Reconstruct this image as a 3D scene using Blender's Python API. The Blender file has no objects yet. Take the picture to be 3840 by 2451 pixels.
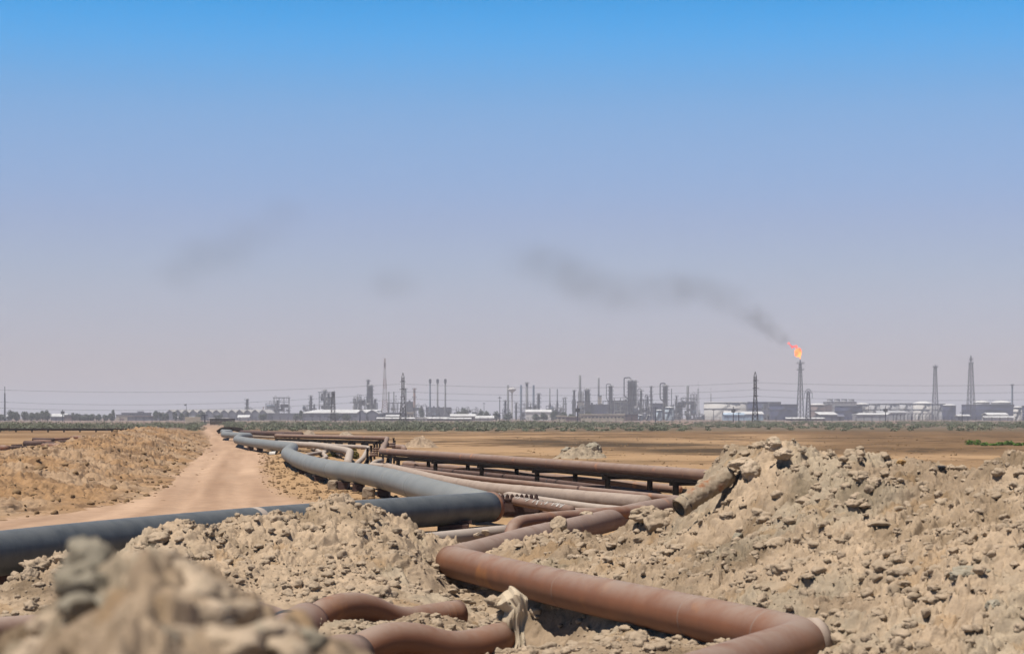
import bpy, math, random
import numpy as np
from mathutils import Vector, Matrix

# ------------------------------------------------------------------ camera, sky, sun, exposure
FX, CX, YH, H = 7467.0, 1920.0, 1565.0, 2.2          # focal length and horizon in photo pixels, eye height in metres
scene = bpy.context.scene
COL = scene.collection
cam_data = bpy.data.cameras.new('camera')
cam = bpy.data.objects.new('camera', cam_data); COL.objects.link(cam)
cam_data.sensor_width = 36.0
cam_data.lens = 36.0 * FX / 3840.0
cam_data.shift_y = (YH - 2451 / 2.0) / 3840.0
cam_data.clip_start = 0.1
cam_data.clip_end = 40000.0
cam_data.dof.use_dof = True
cam_data.dof.focus_distance = 62.0
cam_data.dof.aperture_fstop = 4.2
cam.location = (0, 0, H)
cam.rotation_euler = (math.radians(90), 0, 0)
scene.camera = cam

SUN_DIR = Vector((-0.27, -0.25, 0.92)).normalized()   # towards the sun: high, a little behind and to the left
world = bpy.data.worlds.new("World"); scene.world = world
world.use_nodes = True
wn = world.node_tree; wn.nodes.clear()
sky = wn.nodes.new('ShaderNodeTexSky'); sky.sky_type = 'NISHITA'; sky.sun_disc = False
sky.sun_elevation = math.asin(SUN_DIR.z)
sky.sun_rotation = math.atan2(SUN_DIR.x, SUN_DIR.y)
sky.altitude = 0; sky.air_density = 1.0; sky.dust_density = 0.6; sky.ozone_density = 3.0
hsv = wn.nodes.new('ShaderNodeHueSaturation'); hsv.inputs['Saturation'].default_value = 1.25
bg = wn.nodes.new('ShaderNodeBackground'); bg.inputs['Strength'].default_value = 0.12
wo = wn.nodes.new('ShaderNodeOutputWorld')
wn.links.new(sky.outputs[0], hsv.inputs['Color'])
tcw = wn.nodes.new('ShaderNodeTexCoord'); sep = wn.nodes.new('ShaderNodeSeparateXYZ'); wn.links.new(tcw.outputs['Generated'], sep.inputs[0])
rmp = wn.nodes.new('ShaderNodeValToRGB'); els = rmp.color_ramp.elements      # dust laden air: milky near the horizon, deep blue above
els[0].position = 0.0; els[0].color = (.66,.50,.58,1); els[1].position = .50; els[1].color = (.04,.13,.22,1)
for p_, c_ in ((.034,(.60,.50,.65,1)),(.070,(.63,.53,.64,1)),(.108,(.655,.575,.70,1)),(.157,(.57,.69,.81,1)),(.205,(.10,.69,.92,1)),(.30,(.04,.24,.38,1))):
    e = els.new(p_); e.color = c_
rmp.color_ramp.interpolation = 'CARDINAL'
wn.links.new(sep.outputs['Z'], rmp.inputs['Fac'])
mul = wn.nodes.new('ShaderNodeMix'); mul.data_type = 'RGBA'; mul.blend_type = 'MULTIPLY'; mul.inputs[0].default_value = 1.0
wn.links.new(hsv.outputs[0], mul.inputs[6]); wn.links.new(rmp.outputs[0], mul.inputs[7])
wn.links.new(mul.outputs[2], bg.inputs['Color'])
wn.links.new(bg.outputs[0], wo.inputs['Surface'])

sun_data = bpy.data.lights.new('sun', 'SUN')
sun_data.energy = 5.0; sun_data.angle = math.radians(0.5); sun_data.color = (1.0, 0.94, 0.86)
sun = bpy.data.objects.new('sun', sun_data); COL.objects.link(sun)
sun.rotation_euler = SUN_DIR.to_track_quat('Z', 'Y').to_euler()
sun.location = (0, 0, 60)

scene.view_settings.view_transform = 'Standard'
scene.view_settings.look = 'None'
scene.view_settings.exposure = 0.45
scene.view_settings.gamma = 1.0
scene.cycles.volume_max_steps = 128
scene.cycles.max_bounces = 4
scene.cycles.diffuse_bounces = 1
scene.cycles.volume_bounces = 0

rng = random.Random(7)

# ------------------------------------------------------------------ projection helpers
def P(px, py, D):
    return Vector(((px - CX) / FX * D, D, H - (py - YH) / FX * D))
def Pz(px, D, z):
    return Vector(((px - CX) / FX * D, D, z))
def G(px, py, z=0.0):
    D = (H - z) * FX / (py - YH)
    return Vector(((px - CX) / FX * D, D, z))
def T(px, ytop, zc, r):                    # axis point of a pipe whose upper outline is seen at (px, ytop)
    D = (H - zc - r) * FX / (ytop - YH)
    return Vector(((px - CX) / FX * D, D, zc))

# ------------------------------------------------------------------ numpy noise
def _hash(ix, iy, s):
    h = (ix.astype(np.int64) * 374761393 + iy.astype(np.int64) * 668265263 + s * 1442695041) & 0xFFFFFFFF
    h = ((h ^ (h >> 13)) * 1274126177) & 0xFFFFFFFF
    h = ((h ^ (h >> 16)) * 2246822519) & 0xFFFFFFFF
    h = h ^ (h >> 15)
    return (h & 0xFFFFFF) / float(0xFFFFFF)
def vnoise(x, y, s=0):
    ix = np.floor(x); iy = np.floor(y); fx = x - ix; fy = y - iy
    ux = fx * fx * fx * (fx * (fx * 6 - 15) + 10); uy = fy * fy * fy * (fy * (fy * 6 - 15) + 10)
    a = _hash(ix, iy, s); b = _hash(ix + 1, iy, s); c = _hash(ix, iy + 1, s); d = _hash(ix + 1, iy + 1, s)
    return (a + (b - a) * ux + (c - a) * uy + (a - b - c + d) * ux * uy) * 2 - 1
def fbm(x, y, o=4, s=0, g=0.5):
    t = 0; a = 1.0; n = 0
    for k in range(o):
        t = t + a * vnoise(x * 2 ** k + 17.3 * k, y * 2 ** k - 9.1 * k, s + k); n += a; a *= g
    return t / n
def worley(x, y, s=0):
    ix = np.floor(x); iy = np.floor(y)
    best = np.full(x.shape, 9.0); second = np.full(x.shape, 9.0); cid = np.zeros(x.shape)
    for dx in (-1, 0, 1):
        for dy in (-1, 0, 1):
            cx = ix + dx; cy = iy + dy
            jx = _hash(cx, cy, s) ; jy = _hash(cx, cy, s + 5)
            d = (cx + jx - x) ** 2 + (cy + jy - y) ** 2
            m = d < best
            second = np.where(m, best, np.minimum(second, d))
            cid = np.where(m, _hash(cx, cy, s + 9), cid)
            best = np.where(m, d, best)
    return np.sqrt(best), np.sqrt(second), cid
def clods(x, y, cell, s, keep=0.6, warp=0.35):
    u = x / cell; v = y / cell
    u2 = u + warp * vnoise(u * 1.7, v * 1.7, s + 31); v2 = v + warp * vnoise(u * 1.7 + 50, v * 1.7, s + 32)
    d, d2, c = worley(u2, v2, s)
    r = 0.20 + 0.27 * c
    hgt = np.sqrt(np.clip(r * r - d * d, 0, None))
    return np.where(c > 1 - keep, hgt, 0) * cell
def smooth(a, b, x):
    t = np.clip((x - a) / (b - a), 0, 1); return t * t * (3 - 2 * t)

def rbf(ctrl, c=0.35):
    P0 = np.array([(p[0], p[1]) for p in ctrl]); z = np.array([p[2] for p in ctrl])
    n = len(z)
    d = np.sqrt(((P0[:, None] - P0[None]) ** 2).sum(-1) + c * c)
    A = np.zeros((n+3, n+3)); A[:n, :n] = d - .03 * np.eye(n); A[:n, n] = 1; A[:n, n+1:] = P0; A[n:, :n] = A[:n, n:].T
    w = np.linalg.solve(A, np.concatenate([z, np.zeros(3)])); pl_ = w[n:]; w = w[:n]
    def f(x, y):
        out = pl_[0] + pl_[1]*x + pl_[2]*y
        for i in range(len(w)):
            out += w[i] * np.sqrt((x - P0[i, 0]) ** 2 + (y - P0[i, 1]) ** 2 + c * c)
        return out
    return f

# ------------------------------------------------------------------ mesh helpers
def newobj(name, verts, faces, mat=None, parent=None, smooth_=True, loc=None):
    me = bpy.data.meshes.new(name)
    if loc is not None:
        L = Vector(loc); verts = [(v[0] - L[0], v[1] - L[1], v[2] - L[2]) for v in verts]
    me.from_pydata([tuple(v) for v in verts], [], faces)
    if smooth_:
        me.polygons.foreach_set('use_smooth', [True] * len(me.polygons))
    me.update()
    o = bpy.data.objects.new(name, me); COL.objects.link(o)
    if loc is not None: o.location = loc
    if mat: me.materials.append(mat)
    if parent: o.parent = parent
    return o
def tag(o, label=None, cat=None, group=None, kind=None):
    if label: o['label'] = label
    if cat: o['category'] = cat
    if group: o['group'] = group
    if kind: o['kind'] = kind
    return o
def empty(name, loc, label, cat, group=None):
    o = bpy.data.objects.new(name, None); COL.objects.link(o); o.location = loc
    o.empty_display_size = 0.3
    return tag(o, label, cat, group)
class MB:
    def __init__(s): s.v = []; s.f = []
    def add(s, verts, faces):
        n = len(s.v); s.v += [tuple(v) for v in verts]; s.f += [tuple(i + n for i in f) for f in faces]; return s
    def box(s, x0, x1, y0, y1, z0, z1):
        return s.add([(x0,y0,z0),(x1,y0,z0),(x1,y1,z0),(x0,y1,z0),(x0,y0,z1),(x1,y0,z1),(x1,y1,z1),(x0,y1,z1)],
                     [(0,3,2,1),(4,5,6,7),(0,1,5,4),(1,2,6,5),(2,3,7,6),(3,0,4,7)])
    def bar(s, a, b, w, w2=None):
        a = Vector(a); b = Vector(b); d = (b - a)
        if d.length < 1e-6: return s
        d.normalize(); up = Vector((0,0,1)) if abs(d.z) < 0.9 else Vector((1,0,0))
        u = d.cross(up).normalized() * w / 2; v = d.cross(u).normalized() * (w2 or w) / 2
        vs = [a-u-v, a+u-v, a+u+v, a-u+v, b-u-v, b+u-v, b+u+v, b-u+v]
        return s.add(vs, [(0,3,2,1),(4,5,6,7),(0,1,5,4),(1,2,6,5),(2,3,7,6),(3,0,4,7)])
    def cyl(s, x, y, z0, z1, r0, r1=None, n=14, cap=True):
        r1 = r0 if r1 is None else r1
        vs = [(x + r0*math.cos(2*math.pi*i/n), y + r0*math.sin(2*math.pi*i/n), z0) for i in range(n)]
        vs += [(x + r1*math.cos(2*math.pi*i/n), y + r1*math.sin(2*math.pi*i/n), z1) for i in range(n)]
        fs = [(i, (i+1)%n, n+(i+1)%n, n+i) for i in range(n)]
        if cap: fs += [tuple(range(n, 2*n)), tuple(range(n-1, -1, -1))]
        return s.add(vs, fs)
    def lathe(s, x, y, prof, n=16):
        vs = []; m = len(prof)
        for (r, z) in prof:
            vs += [(x + r*math.cos(2*math.pi*i/n), y + r*math.sin(2*math.pi*i/n), z) for i in range(n)]
        fs = [(k*n+i, k*n+(i+1)%n, (k+1)*n+(i+1)%n, (k+1)*n+i) for k in range(m-1) for i in range(n)]
        return s.add(vs, fs)
    def tube(s, pts, r, n=8, closed=True):
        v, f = sweep(pts, r, n, closed); return s.add(v, f)
    def build(s, name, mat, parent=None, smooth_=False, base=None):
        o = newobj(name, s.v, s.f, mat, None, smooth_, None)
        if parent is not None:
            o.parent = parent
            M = Matrix.Translation(-Vector(parent.location)); o.data.transform(M)
        elif base is not None:
            o.data.transform(Matrix.Translation(-Vector(base))); o.location = base
        return o

def sweep(pts, r, n=16, closed=True, wob=0.0, inner=None):
    pts = [Vector(p) for p in pts]; N = len(pts)
    rs = r if isinstance(r, (list, tuple)) else [r] * N
    V = []; prev = None
    for i, p in enumerate(pts):
        t = (pts[min(i+1, N-1)] - pts[max(i-1, 0)]).normalized()
        if prev is None:
            up = Vector((0,0,1)) if abs(t.z) < 0.95 else Vector((1,0,0))
            u = t.cross(up).normalized()
        else:
            u = (prev - t * prev.dot(t)).normalized()
        prev = u; w = t.cross(u)
        for k in range(n):
            a = 2*math.pi*k/n
            rr = rs[i]
            if wob: rr *= 1 + wob * (math.sin(i*1.7 + k*.9) * .5 + rng.uniform(-.5, .5))
            V.append(p + (u*math.cos(a) + w*math.sin(a)) * rr)
    F = [(i*n+k, i*n+(k+1)%n, (i+1)*n+(k+1)%n, (i+1)*n+k) for i in range(N-1) for k in range(n)]
    if closed: F += [tuple(range(n-1, -1, -1)), tuple((N-1)*n + k for k in range(n))]
    return V, F
def fillet(pts, rad, seg=8):
    pts = [Vector(p) for p in pts]; out = [pts[0]]
    for i in range(1, len(pts)-1):
        a, b, c = pts[i-1], pts[i], pts[i+1]
        R = rad[i] if isinstance(rad, dict) and i in rad else (rad if not isinstance(rad, dict) else rad.get('*', .5))
        d1 = min(R, (b-a).length*.48); d2 = min(R, (c-b).length*.48)
        p = b + (a-b).normalized()*d1; q = b + (c-b).normalized()*d2
        for k in range(seg+1):
            t = k/seg; out.append(p*(1-t)**2 + b*2*t*(1-t) + q*t*t)
    out.append(pts[-1]); return out
def densify(pts, step):
    out = [pts[0]]
    for a, b in zip(pts, pts[1:]):
        n = max(1, int((b-a).length/step))
        for k in range(1, n+1): out.append(a.lerp(b, k/n))
    return out

def gridmesh(name, X, Y, Z, mat, col=None, loc=(0,0,0)):
    R, C = X.shape
    me = bpy.data.meshes.new(name)
    co = np.stack([X - loc[0], Y - loc[1], Z - loc[2]], -1).reshape(-1, 3).astype(np.float32)
    me.vertices.add(R*C); me.vertices.foreach_set('co', co.ravel())
    idx = np.arange(R*C).reshape(R, C)
    q = np.stack([idx[:-1,:-1], idx[:-1,1:], idx[1:,1:], idx[1:,:-1]], -1).reshape(-1, 4).astype(np.int32)
    me.loops.add(q.size); me.loops.foreach_set('vertex_index', q.ravel())
    me.polygons.add(len(q)); me.polygons.foreach_set('loop_start', np.arange(0, q.size, 4, dtype=np.int32))
    me.polygons.foreach_set('use_smooth', np.ones(len(q), dtype=bool))
    me.update(calc_edges=True)
    if col is not None:
        at = me.attributes.new('tint', 'FLOAT_COLOR', 'POINT')
        c4 = np.concatenate([col.reshape(-1, 3), np.ones((R*C, 1))], 1).astype(np.float32)
        at.data.foreach_set('color', c4.ravel())
    me.materials.append(mat)
    o = bpy.data.objects.new(name, me); COL.objects.link(o); o.location = loc
    return o

# ------------------------------------------------------------------ materials
def mat(name, c1, c2=None, scale=4.0, rough=0.8, bump=0.0, bscale=None, metal=0.0, attr=False, dust=None, dust_amt=0.0,
        stretch=None, c3=None, c3_scale=1.0, c3_amt=0.5, detail=6, spec=None):
    m = bpy.data.materials.new(name); m.use_nodes = True
    nt = m.node_tree; N = nt.nodes; L = nt.links
    b = N['Principled BSDF']; b.inputs['Roughness'].default_value = rough; b.inputs['Metallic'].default_value = metal
    b.inputs['Specular IOR Level'].default_value = 0.25 if spec is None else spec
    geo = N.new('ShaderNodeNewGeometry')
    vec = geo.outputs['Position']
    if stretch:
        mp = N.new('ShaderNodeMapping'); mp.inputs['Scale'].default_value = stretch
        L.new(vec, mp.inputs['Vector']); vec = mp.outputs[0]
    def noise(s, d=detail, r=.6):
        n = N.new('ShaderNodeTexNoise'); n.inputs['Scale'].default_value = s; n.inputs['Detail'].default_value = d
        n.inputs['Roughness'].default_value = r; L.new(vec, n.inputs['Vector']); return n.outputs['Fac']
    def ramp(f, a, z):
        r = N.new('ShaderNodeMapRange'); r.inputs['From Min'].default_value = a; r.inputs['From Max'].default_value = z
        L.new(f, r.inputs['Value']); return r.outputs[0]
    def mix(f, a, bcol, mode='MIX'):
        x = N.new('ShaderNodeMix'); x.data_type = 'RGBA'; x.blend_type = mode
        if isinstance(f, float): x.inputs[0].default_value = f
        else: L.new(f, x.inputs[0])
        for k, v in ((6, a), (7, bcol)):
            if isinstance(v, tuple): x.inputs[k].default_value = (*v, 1)
            else: L.new(v, x.inputs[k])
        return x.outputs[2]
    if attr:
        at = N.new('ShaderNodeAttribute'); at.attribute_name = 'tint'; base = at.outputs['Color']
        v1 = ramp(noise(scale, 8, .7), .3, .7)
        base = mix(v1, mix(1.0, base, c1, 'MULTIPLY'), mix(1.0, base, c2, 'MULTIPLY'))
    else:
        base = mix(ramp(noise(scale), .35, .65), c1, c2 or c1)
    if c3: base = mix(ramp(noise(c3_scale, 5, .65), .5 + .12*(1-c3_amt), .62 + .1*(1-c3_amt)), base, c3)
    if dust:
        sx = N.new('ShaderNodeSeparateXYZ'); L.new(geo.outputs['Normal'], sx.inputs[0])
        up = ramp(sx.outputs['Z'], .2, .98)
        n = ramp(noise(scale*1.1, 7, .7), .22, .56)
        mu = N.new('ShaderNodeMath'); mu.operation = 'MULTIPLY'; L.new(up, mu.inputs[0]); L.new(n, mu.inputs[1])
        m2 = N.new('ShaderNodeMath'); m2.operation = 'MULTIPLY'; L.new(mu.outputs[0], m2.inputs[0]); m2.inputs[1].default_value = dust_amt
        base = mix(m2.outputs[0], base, dust)
    L.new(base, b.inputs['Base Color'])
    if bump:
        bp = N.new('ShaderNodeBump'); bp.inputs['Strength'].default_value = 1.0; bp.inputs['Distance'].default_value = bump
        L.new(noise(bscale or scale*4, 8, .7), bp.inputs['Height']); L.new(bp.outputs[0], b.inputs['Normal'])
    return m
M = {}
M['ground'] = mat('ground_soil', (1.12,1.1,1.08), (.8,.78,.75), 2.5, .95, .02, 6, attr=True)
M['clay'] = mat('clay', (1.15,1.13,1.1), (.78,.76,.73), 7, .95, .012, 45, attr=True)
M['berm'] = mat('berm_soil', (1.2,1.15,1.1), (.68,.64,.6), 3, .95, .02, 14, attr=True)
M['clod'] = mat('clod', (.37,.285,.20), (.26,.20,.137), 9, .95, .012, 40)
M['clod_far'] = mat('clod_ochre', (.24,.155,.08), (.13,.08,.04), 2, .95, .02, 20)
M['rock'] = mat('rock', (.44,.345,.25), (.31,.24,.165), 14, .95, .006, 60, c3=(.30,.26,.19), c3_scale=8)
M['rock_grey'] = mat('rock_grey', (.30,.265,.20), (.20,.172,.125), 14, .95, .008, 60)
M['rock_ochre'] = mat('rock_ochre', (.40,.24,.09), (.27,.16,.07), 14, .95, .008, 60)
M['grey_pipe'] = mat('grey_coating', (.175,.185,.182), (.145,.157,.156), 1.0, .6, .001, 22, dust=(.235,.232,.215), dust_amt=.5)
M['slate_pipe'] = mat('slate_coating', (.048,.057,.064), (.078,.088,.094), 2.6, .5, .004, 16, dust=(.135,.142,.142), dust_amt=.7)
M['rust'] = mat('rust', (.185,.072,.032), (.14,.056,.028), 1.8, .65, .002, 50, dust=(.24,.175,.135), dust_amt=1.0, c3=(.24,.095,.03), c3_scale=1.3, c3_amt=.35, spec=.4)
M['rust_dusty'] = mat('rust_dusty', (.19,.115,.08), (.15,.09,.068), 1.5, .9, .0015, 35, dust=(.26,.20,.165), dust_amt=.9, c3=(.34,.16,.08), c3_scale=1.5, c3_amt=.2)
M['wrap'] = mat('pipe_wrap', (.25,.19,.15), (.20,.15,.12), 2.4, .9, .006, 20, dust=(.34,.275,.225), dust_amt=.9)
M['dark_rust'] = mat('dark_rust', (.075,.042,.033), (.05,.028,.024), 3, .85, .004, 30, dust=(.16,.11,.09), dust_amt=.7)
M['black_steel'] = mat('black_steel', (.010,.008,.007), (.018,.012,.010), 5, .9, spec=.05)
M['pale_pipe'] = mat('pale_pipe', (.31,.25,.205), (.25,.20,.165), 2, .9, .004, 25, dust=(.38,.325,.275), dust_amt=.8)
M['concrete'] = mat('concrete', (.28,.215,.15), (.17,.125,.085), 6, .95, .02, 25)
M['white_paint'] = mat('white_paint', (.5,.48,.44), (.38,.36,.32), 8, .7)
M['black'] = mat('black_tape_and_shade', (.03,.032,.036), (.05,.05,.055), 20, .7)  # tape black, also used for painted shade in the pipe end and bucket
M['cloth'] = mat('sackcloth', (.46,.38,.27), (.36,.28,.19), 3, .8, .002, 60)
M['crust'] = mat('mud_crust', (.36,.29,.21), (.24,.18,.12), 12, .95, .02, 40, c3=(.26,.12,.06), c3_scale=4, c3_amt=.6)
# ------------------------------------------------------------------ the ground sheet
def tints(*cs): return [np.array(c) for c in cs]
ROAD, SAND, BROWN, DARK, PINK = tints((.35,.235,.155), (.31,.20,.105), (.125,.071,.028), (.050,.031,.012), (.19,.135,.105))
def edge_left(D):       # left edge of the track = foot of the spoil berm
    return np.interp(D, [25,33,38,43,47.6,56,66,80,117,160,231,330,420,600,1000],
                        [-17,-15,-12.8,-11.2,-10.3,-10.4,-11.6,-13.6,-18.6,-24.5,-35.5,-51,-66,-92,-150])
def edge_right(D):
    return np.interp(D, [20,35,49,56.6,73,117,160,231,330,420,600,1000], [4,-1,-4.5,-6.5,-9.0,-14.6,-20,-31.3,-46.5,-61,-87,-145])
ROADW = 0
def road_mask(x, D):
    a = edge_left(D); b = edge_right(D)
    w = np.maximum((b - a) * .12, .4)
    n = .5 * fbm(x*.8, D*.35, 3, 91)
    return smooth(-w, w*.6, x - a + n) * smooth(-w, w, b - x + n)
def ground_height(x, D):
    h = .035 * fbm(x*.35, D*.35, 4, 3) + .02 * fbm(x*2.2, D*2.2, 3, 8) * (D < 150)
    r = road_mask(x, D)
    ruts = .05 * np.exp(-((x - (edge_left(D)+edge_right(D))/2 - .75)/.22)**2) + .05 * np.exp(-((x - (edge_left(D)+edge_right(D))/2 + .75)/.22)**2)
    h = h * (1 - .6*r) - ruts * (D < 130) * r
    # sand kicked up along the right side of the track, under the grey pipeline
    e = x - edge_right(D)
    h += np.where(D > 48, .16 * np.exp(-((e - 1.4)/.9)**2) * (.6 + .7*vnoise(x*.7, D*.4, 12)), 0) * (D < 260)
    # rough ploughed crust of the right-hand plain
    h += .05 * smooth(70, 120, D) * np.clip(fbm(x*.5, D*.25, 4, 44), 0, 1) * (x > -5)
    return h
def ground_color(x, D):
    px = CX + x / np.maximum(D, 1) * FX; py = YH + H * FX / np.maximum(D, 1)
    n1 = fbm(x*.06, D*.045, 5, 21); n2 = fbm(x*.35, D*.22, 5, 22); n3 = fbm(x*.9, D*.5, 3, 27)
    c = SAND[None,None,:] * (1 + .16*n2[...,None])
    def bl(cx, cy, sx, sy): return np.exp(-((px-cx)/sx)**2 - ((py-cy)/sy)**2)
    # brown ploughed soil far right, broken streaks nearer
    far = smooth(1668, 1622, py) * smooth(-.35, .25, n1 + .5*n2 + .15)
    right = smooth(2750, 3200, px) * smooth(1712, 1692, py + 10*n2) * (D > 60)
    n4 = fbm(x*.14, D*.10, 4, 33)
    streak = smooth(-.04, .20, n4*1.1 + n2*.6 - .02) * smooth(1800, 1650, py) * (px > 900)
    band = np.clip(1.6*bl(2350,1668,330,7.5) + 1.6*bl(2720,1690,330,9) + bl(2100,1655,260,6), 0, 1) * smooth(-.7,.1,n2+.2)
    b = np.clip(np.maximum.reduce([far*.9, right*(.84+.4*n2), streak*1.0, band]), 0, 1)
    b = b * (1 - np.clip(1.9*bl(2620,1662,330,11)*smooth(-.6,.1,n2 + .5) - band, 0, 1))
    b = b * (1 - .85*np.clip(bl(1990,1700,200,5) + bl(2050,1634,260,3), 0, 1))
    c = c*(1-b[...,None]) + (BROWN*(1+.45*n2[...,None]) )*b[...,None]
    dk = np.clip(band*1.0 + right*smooth(.12,.42,n2)*.6 + streak*smooth(.0,.3,n3)*.7, 0, 1)*.9
    c = c*(1-dk[...,None]) + DARK*dk[...,None]
    # left field: brown with ochre flats
    lf = smooth(-.15, .3, n1 + n2*.6) * (x < edge_left(D)-2) * .8
    c = c*(1-lf[...,None]) + BROWN*1.5*lf[...,None]
    # pinkish flats and dull olive soil beyond the scrub
    f2 = smooth(1616, 1600, py + 3*n1)
    c = c*(1-f2[...,None]) + PINK*(1+.2*n1[...,None])*f2[...,None]
    f3 = smooth(1622, 1612, py + 4*n1)*smooth(1590, 1600, py)*smooth(900, 1200, px)*.6
    c = c*(1-f3[...,None]) + np.array((.09,.075,.045))*f3[...,None]
    r = road_mask(x, D) * (1 - .5*smooth(300, 600, D)); r = np.clip(r, 0, 1)
    c = c*(1-r[...,None]) + ROAD*(1+.10*n3[...,None]+.06*n2[...,None])*r[...,None]
    tr_ = vnoise((x-(edge_left(D)+edge_right(D))/2)*1.6, D*.035, 77)*.17 + vnoise((x-(edge_left(D)+edge_right(D))/2)*4.6, D*.12, 78)*.10
    c = c*(1 + (tr_*r)[...,None]*np.array((1,1.15,1.3)))
    return np.clip(c, .01, .9)
rows = np.concatenate([[-80,-40,-15,0,4,8,12], np.geomspace(15, 700, 620), np.geomspace(705, 12000, 60)])
u = np.linspace(-1, 1, 620)
U, D = np.meshgrid(u, rows)
X = U * .52 * np.maximum(D, 60)
Z = ground_height(X, np.maximum(D, 5))
inner = smooth(34.5, 31.5, D) * smooth(.50, .40, np.abs(X) / np.maximum(D, 8))
Z = Z - 1.0 * inner * (np.abs(X) < 30)
g = gridmesh('ground', X, D, Z, M['ground'], ground_color(X, np.maximum(D, 5)))
tag(g, 'flat sandy desert plain with brown ploughed patches and a dirt track', kind='structure')

# ------------------------------------------------------------------ the spoil bank in the foreground (clay thrown up round the pipes)
def pt(px, py, D): v = P(px, py, D); return (v.x, v.y, v.z)
def pd(px, D, z): return ((px-CX)/FX*D, D, z)
ctrl = []
ridge_r = [(1780,2078,27),(1865,2068,26.8),(1930,2052,27),(1992,2020,27.3),(2060,1998,27.8),(2098,1980,28),(2160,2035,28),(2231,2085,28),(2275,2070,28.3),
           (2310,2010,28.5),(2360,1950,28.3),(2399,1905,28),(2465,1900,27.5),(2502,1932,26.8),(2560,1885,26.2),(2650,1775,25.5),(2700,1752,25.2),
           (2760,1742,24.9),(2840,1697,24.5),(2900,1658,24.2),(2980,1672,24),(3060,1722,24),(3150,1738,24),(3300,1730,23.6),(3400,1738,23.4),
           (3500,1752,23.2),(3600,1764,23),(3700,1735,22.8),(3760,1712,22.6),(3840,1706,22.4),(3950,1700,22),(4100,1690,22)]
ridge_l = [(-200,2150,21.5),(-60,2240,22),(30,2215,22.2),(75,2140,22.5),(166,2090,22.8),(262,2066,23),(360,2106,23.3),(469,2098,23.8),(531,2030,24.2),(602,1982,24.5),(652,1970,24.7),
           (706,1996,24.9),(747,2014,25),(810,1985,25.2),(868,1958,25.4),(914,1988,25.6),(983,1944,26),(1066,1938,26.4),(1149,1894,26.8),(1211,1864,27),(1274,1852,27.2),
           (1316,1866,27.3),(1334,1900,27.3),(1419,1918,27.3),(1494,1932,27.3),(1556,1992,27.2),(1606,1992,27),(1700,2014,26.8)]
for r_ in ridge_r:
    ctrl.append(pt(*r_)); z = pt(*r_)[2]
    back = 1.2 + z*1.7
    ctrl.append(pd(r_[0], r_[2]+back, -.02))
for r_ in ridge_l:
    ctrl.append(pt(*r_)); z = pt(*r_)[2]
    ctrl.append(pd(r_[0], r_[2]+.9+z*1.1, -.25))
for k in range(-400, 4400, 320): ctrl.append(pd(k, 33.5, -.06))
ctrl += [pt(*a) for a in [(3110,2340,17.3),(3100,2440,16.3),(3400,2440,15.5),(3840,2440,14.5),(4200,2440,14),(2860,2440,17.3),
    (1950,2104,24.8),(2100,2134,23.1),(2300,2168,21.6),(2500,2207,20.4),(2750,2258,18.95),(2930,2300,17.9),
    (2000,2060,26.3),(2200,2090,25.3),(2450,2080,24.5),(2700,2080,22.7),(3000,2080,20.3),(3300,2080,18.8),(3600,2080,17.5),(3840,2080,16.8),(4200,2080,16.5),
    (3200,2250,18),(3500,2250,16.8),(3840,2250,15.8),
    (2700,1900,24.2),(3000,1900,22),(3300,1900,21),(3600,1900,20),(3840,1900,19.5),(4200,1900,19),(2600,1960,25.4),(2450,1980,26.4),
    (2850,1770,23.8),(3000,1780,23),(3300,1800,22.3),(3600,1810,21.6),
    (1274,1950,26.3),(1274,2050,24.9),(1000,2050,24.7),(1100,2150,23.3),(700,2090,23.6),(850,2160,22.7),(1500,2050,25.8),(1450,2140,24.2),(1600,2110,24.6),
    (1300,2205,22.7),(1550,2215,23),(500,2160,22.6),(300,2160,22.2),(150,2200,21.8),(150,2260,21.2),(-150,2260,21.2)]]
ctrl += [pd(*a) for a in [(1300,21.2,.02),(1100,20.5,.0),(1700,21.4,-.05),(1500,19.3,-.05),(1100,17.5,-.1),(1500,17,-.1),(1330,20.1,.17),(1400,20.3,.1),(1790,23.2,-.02),(1690,25.5,-.02),(1725,26.2,.0),(1660,24.5,.0),(1760,24.6,-.06),(1650,23.6,.02),(1760,22,-.1),
    (800,21,.05),(500,20.5,.08),(200,20,.03),(-100,20,.02),(0,17,-.1),(500,17,-.1),(1900,21.2,-.4),(2050,20.6,-.35),(1850,23.4,-.3),(1950,22.5,-.42),(2060,21.5,-.42),(2150,19.2,.0),(1950,19,-.05),(2250,18.3,.16),(2450,18.2,.17),(2650,17.7,.17),
    (2450,19.5,.03),(2700,18.4,.03),(2300,20.8,.02),(2110,22.3,-.15),(1950,23.9,-.1),(1830,25.2,.02),(2960,17.0,.08),
    (2000,16.5,.0),(2400,16,.05),(2800,15.2,.05),(3000,15.6,.12),(2400,14,0),(2700,13.5,0),(3200,14,.2),(3600,13.5,.35),(4200,12.5,.4),
    (0,13,-.1),(1000,13,-.1),(2000,13,-.1),(3000,12,.05),(1000,10.5,-.1),(3000,10.5,.0)]]
bank_f = rbf(ctrl, .3)
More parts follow.
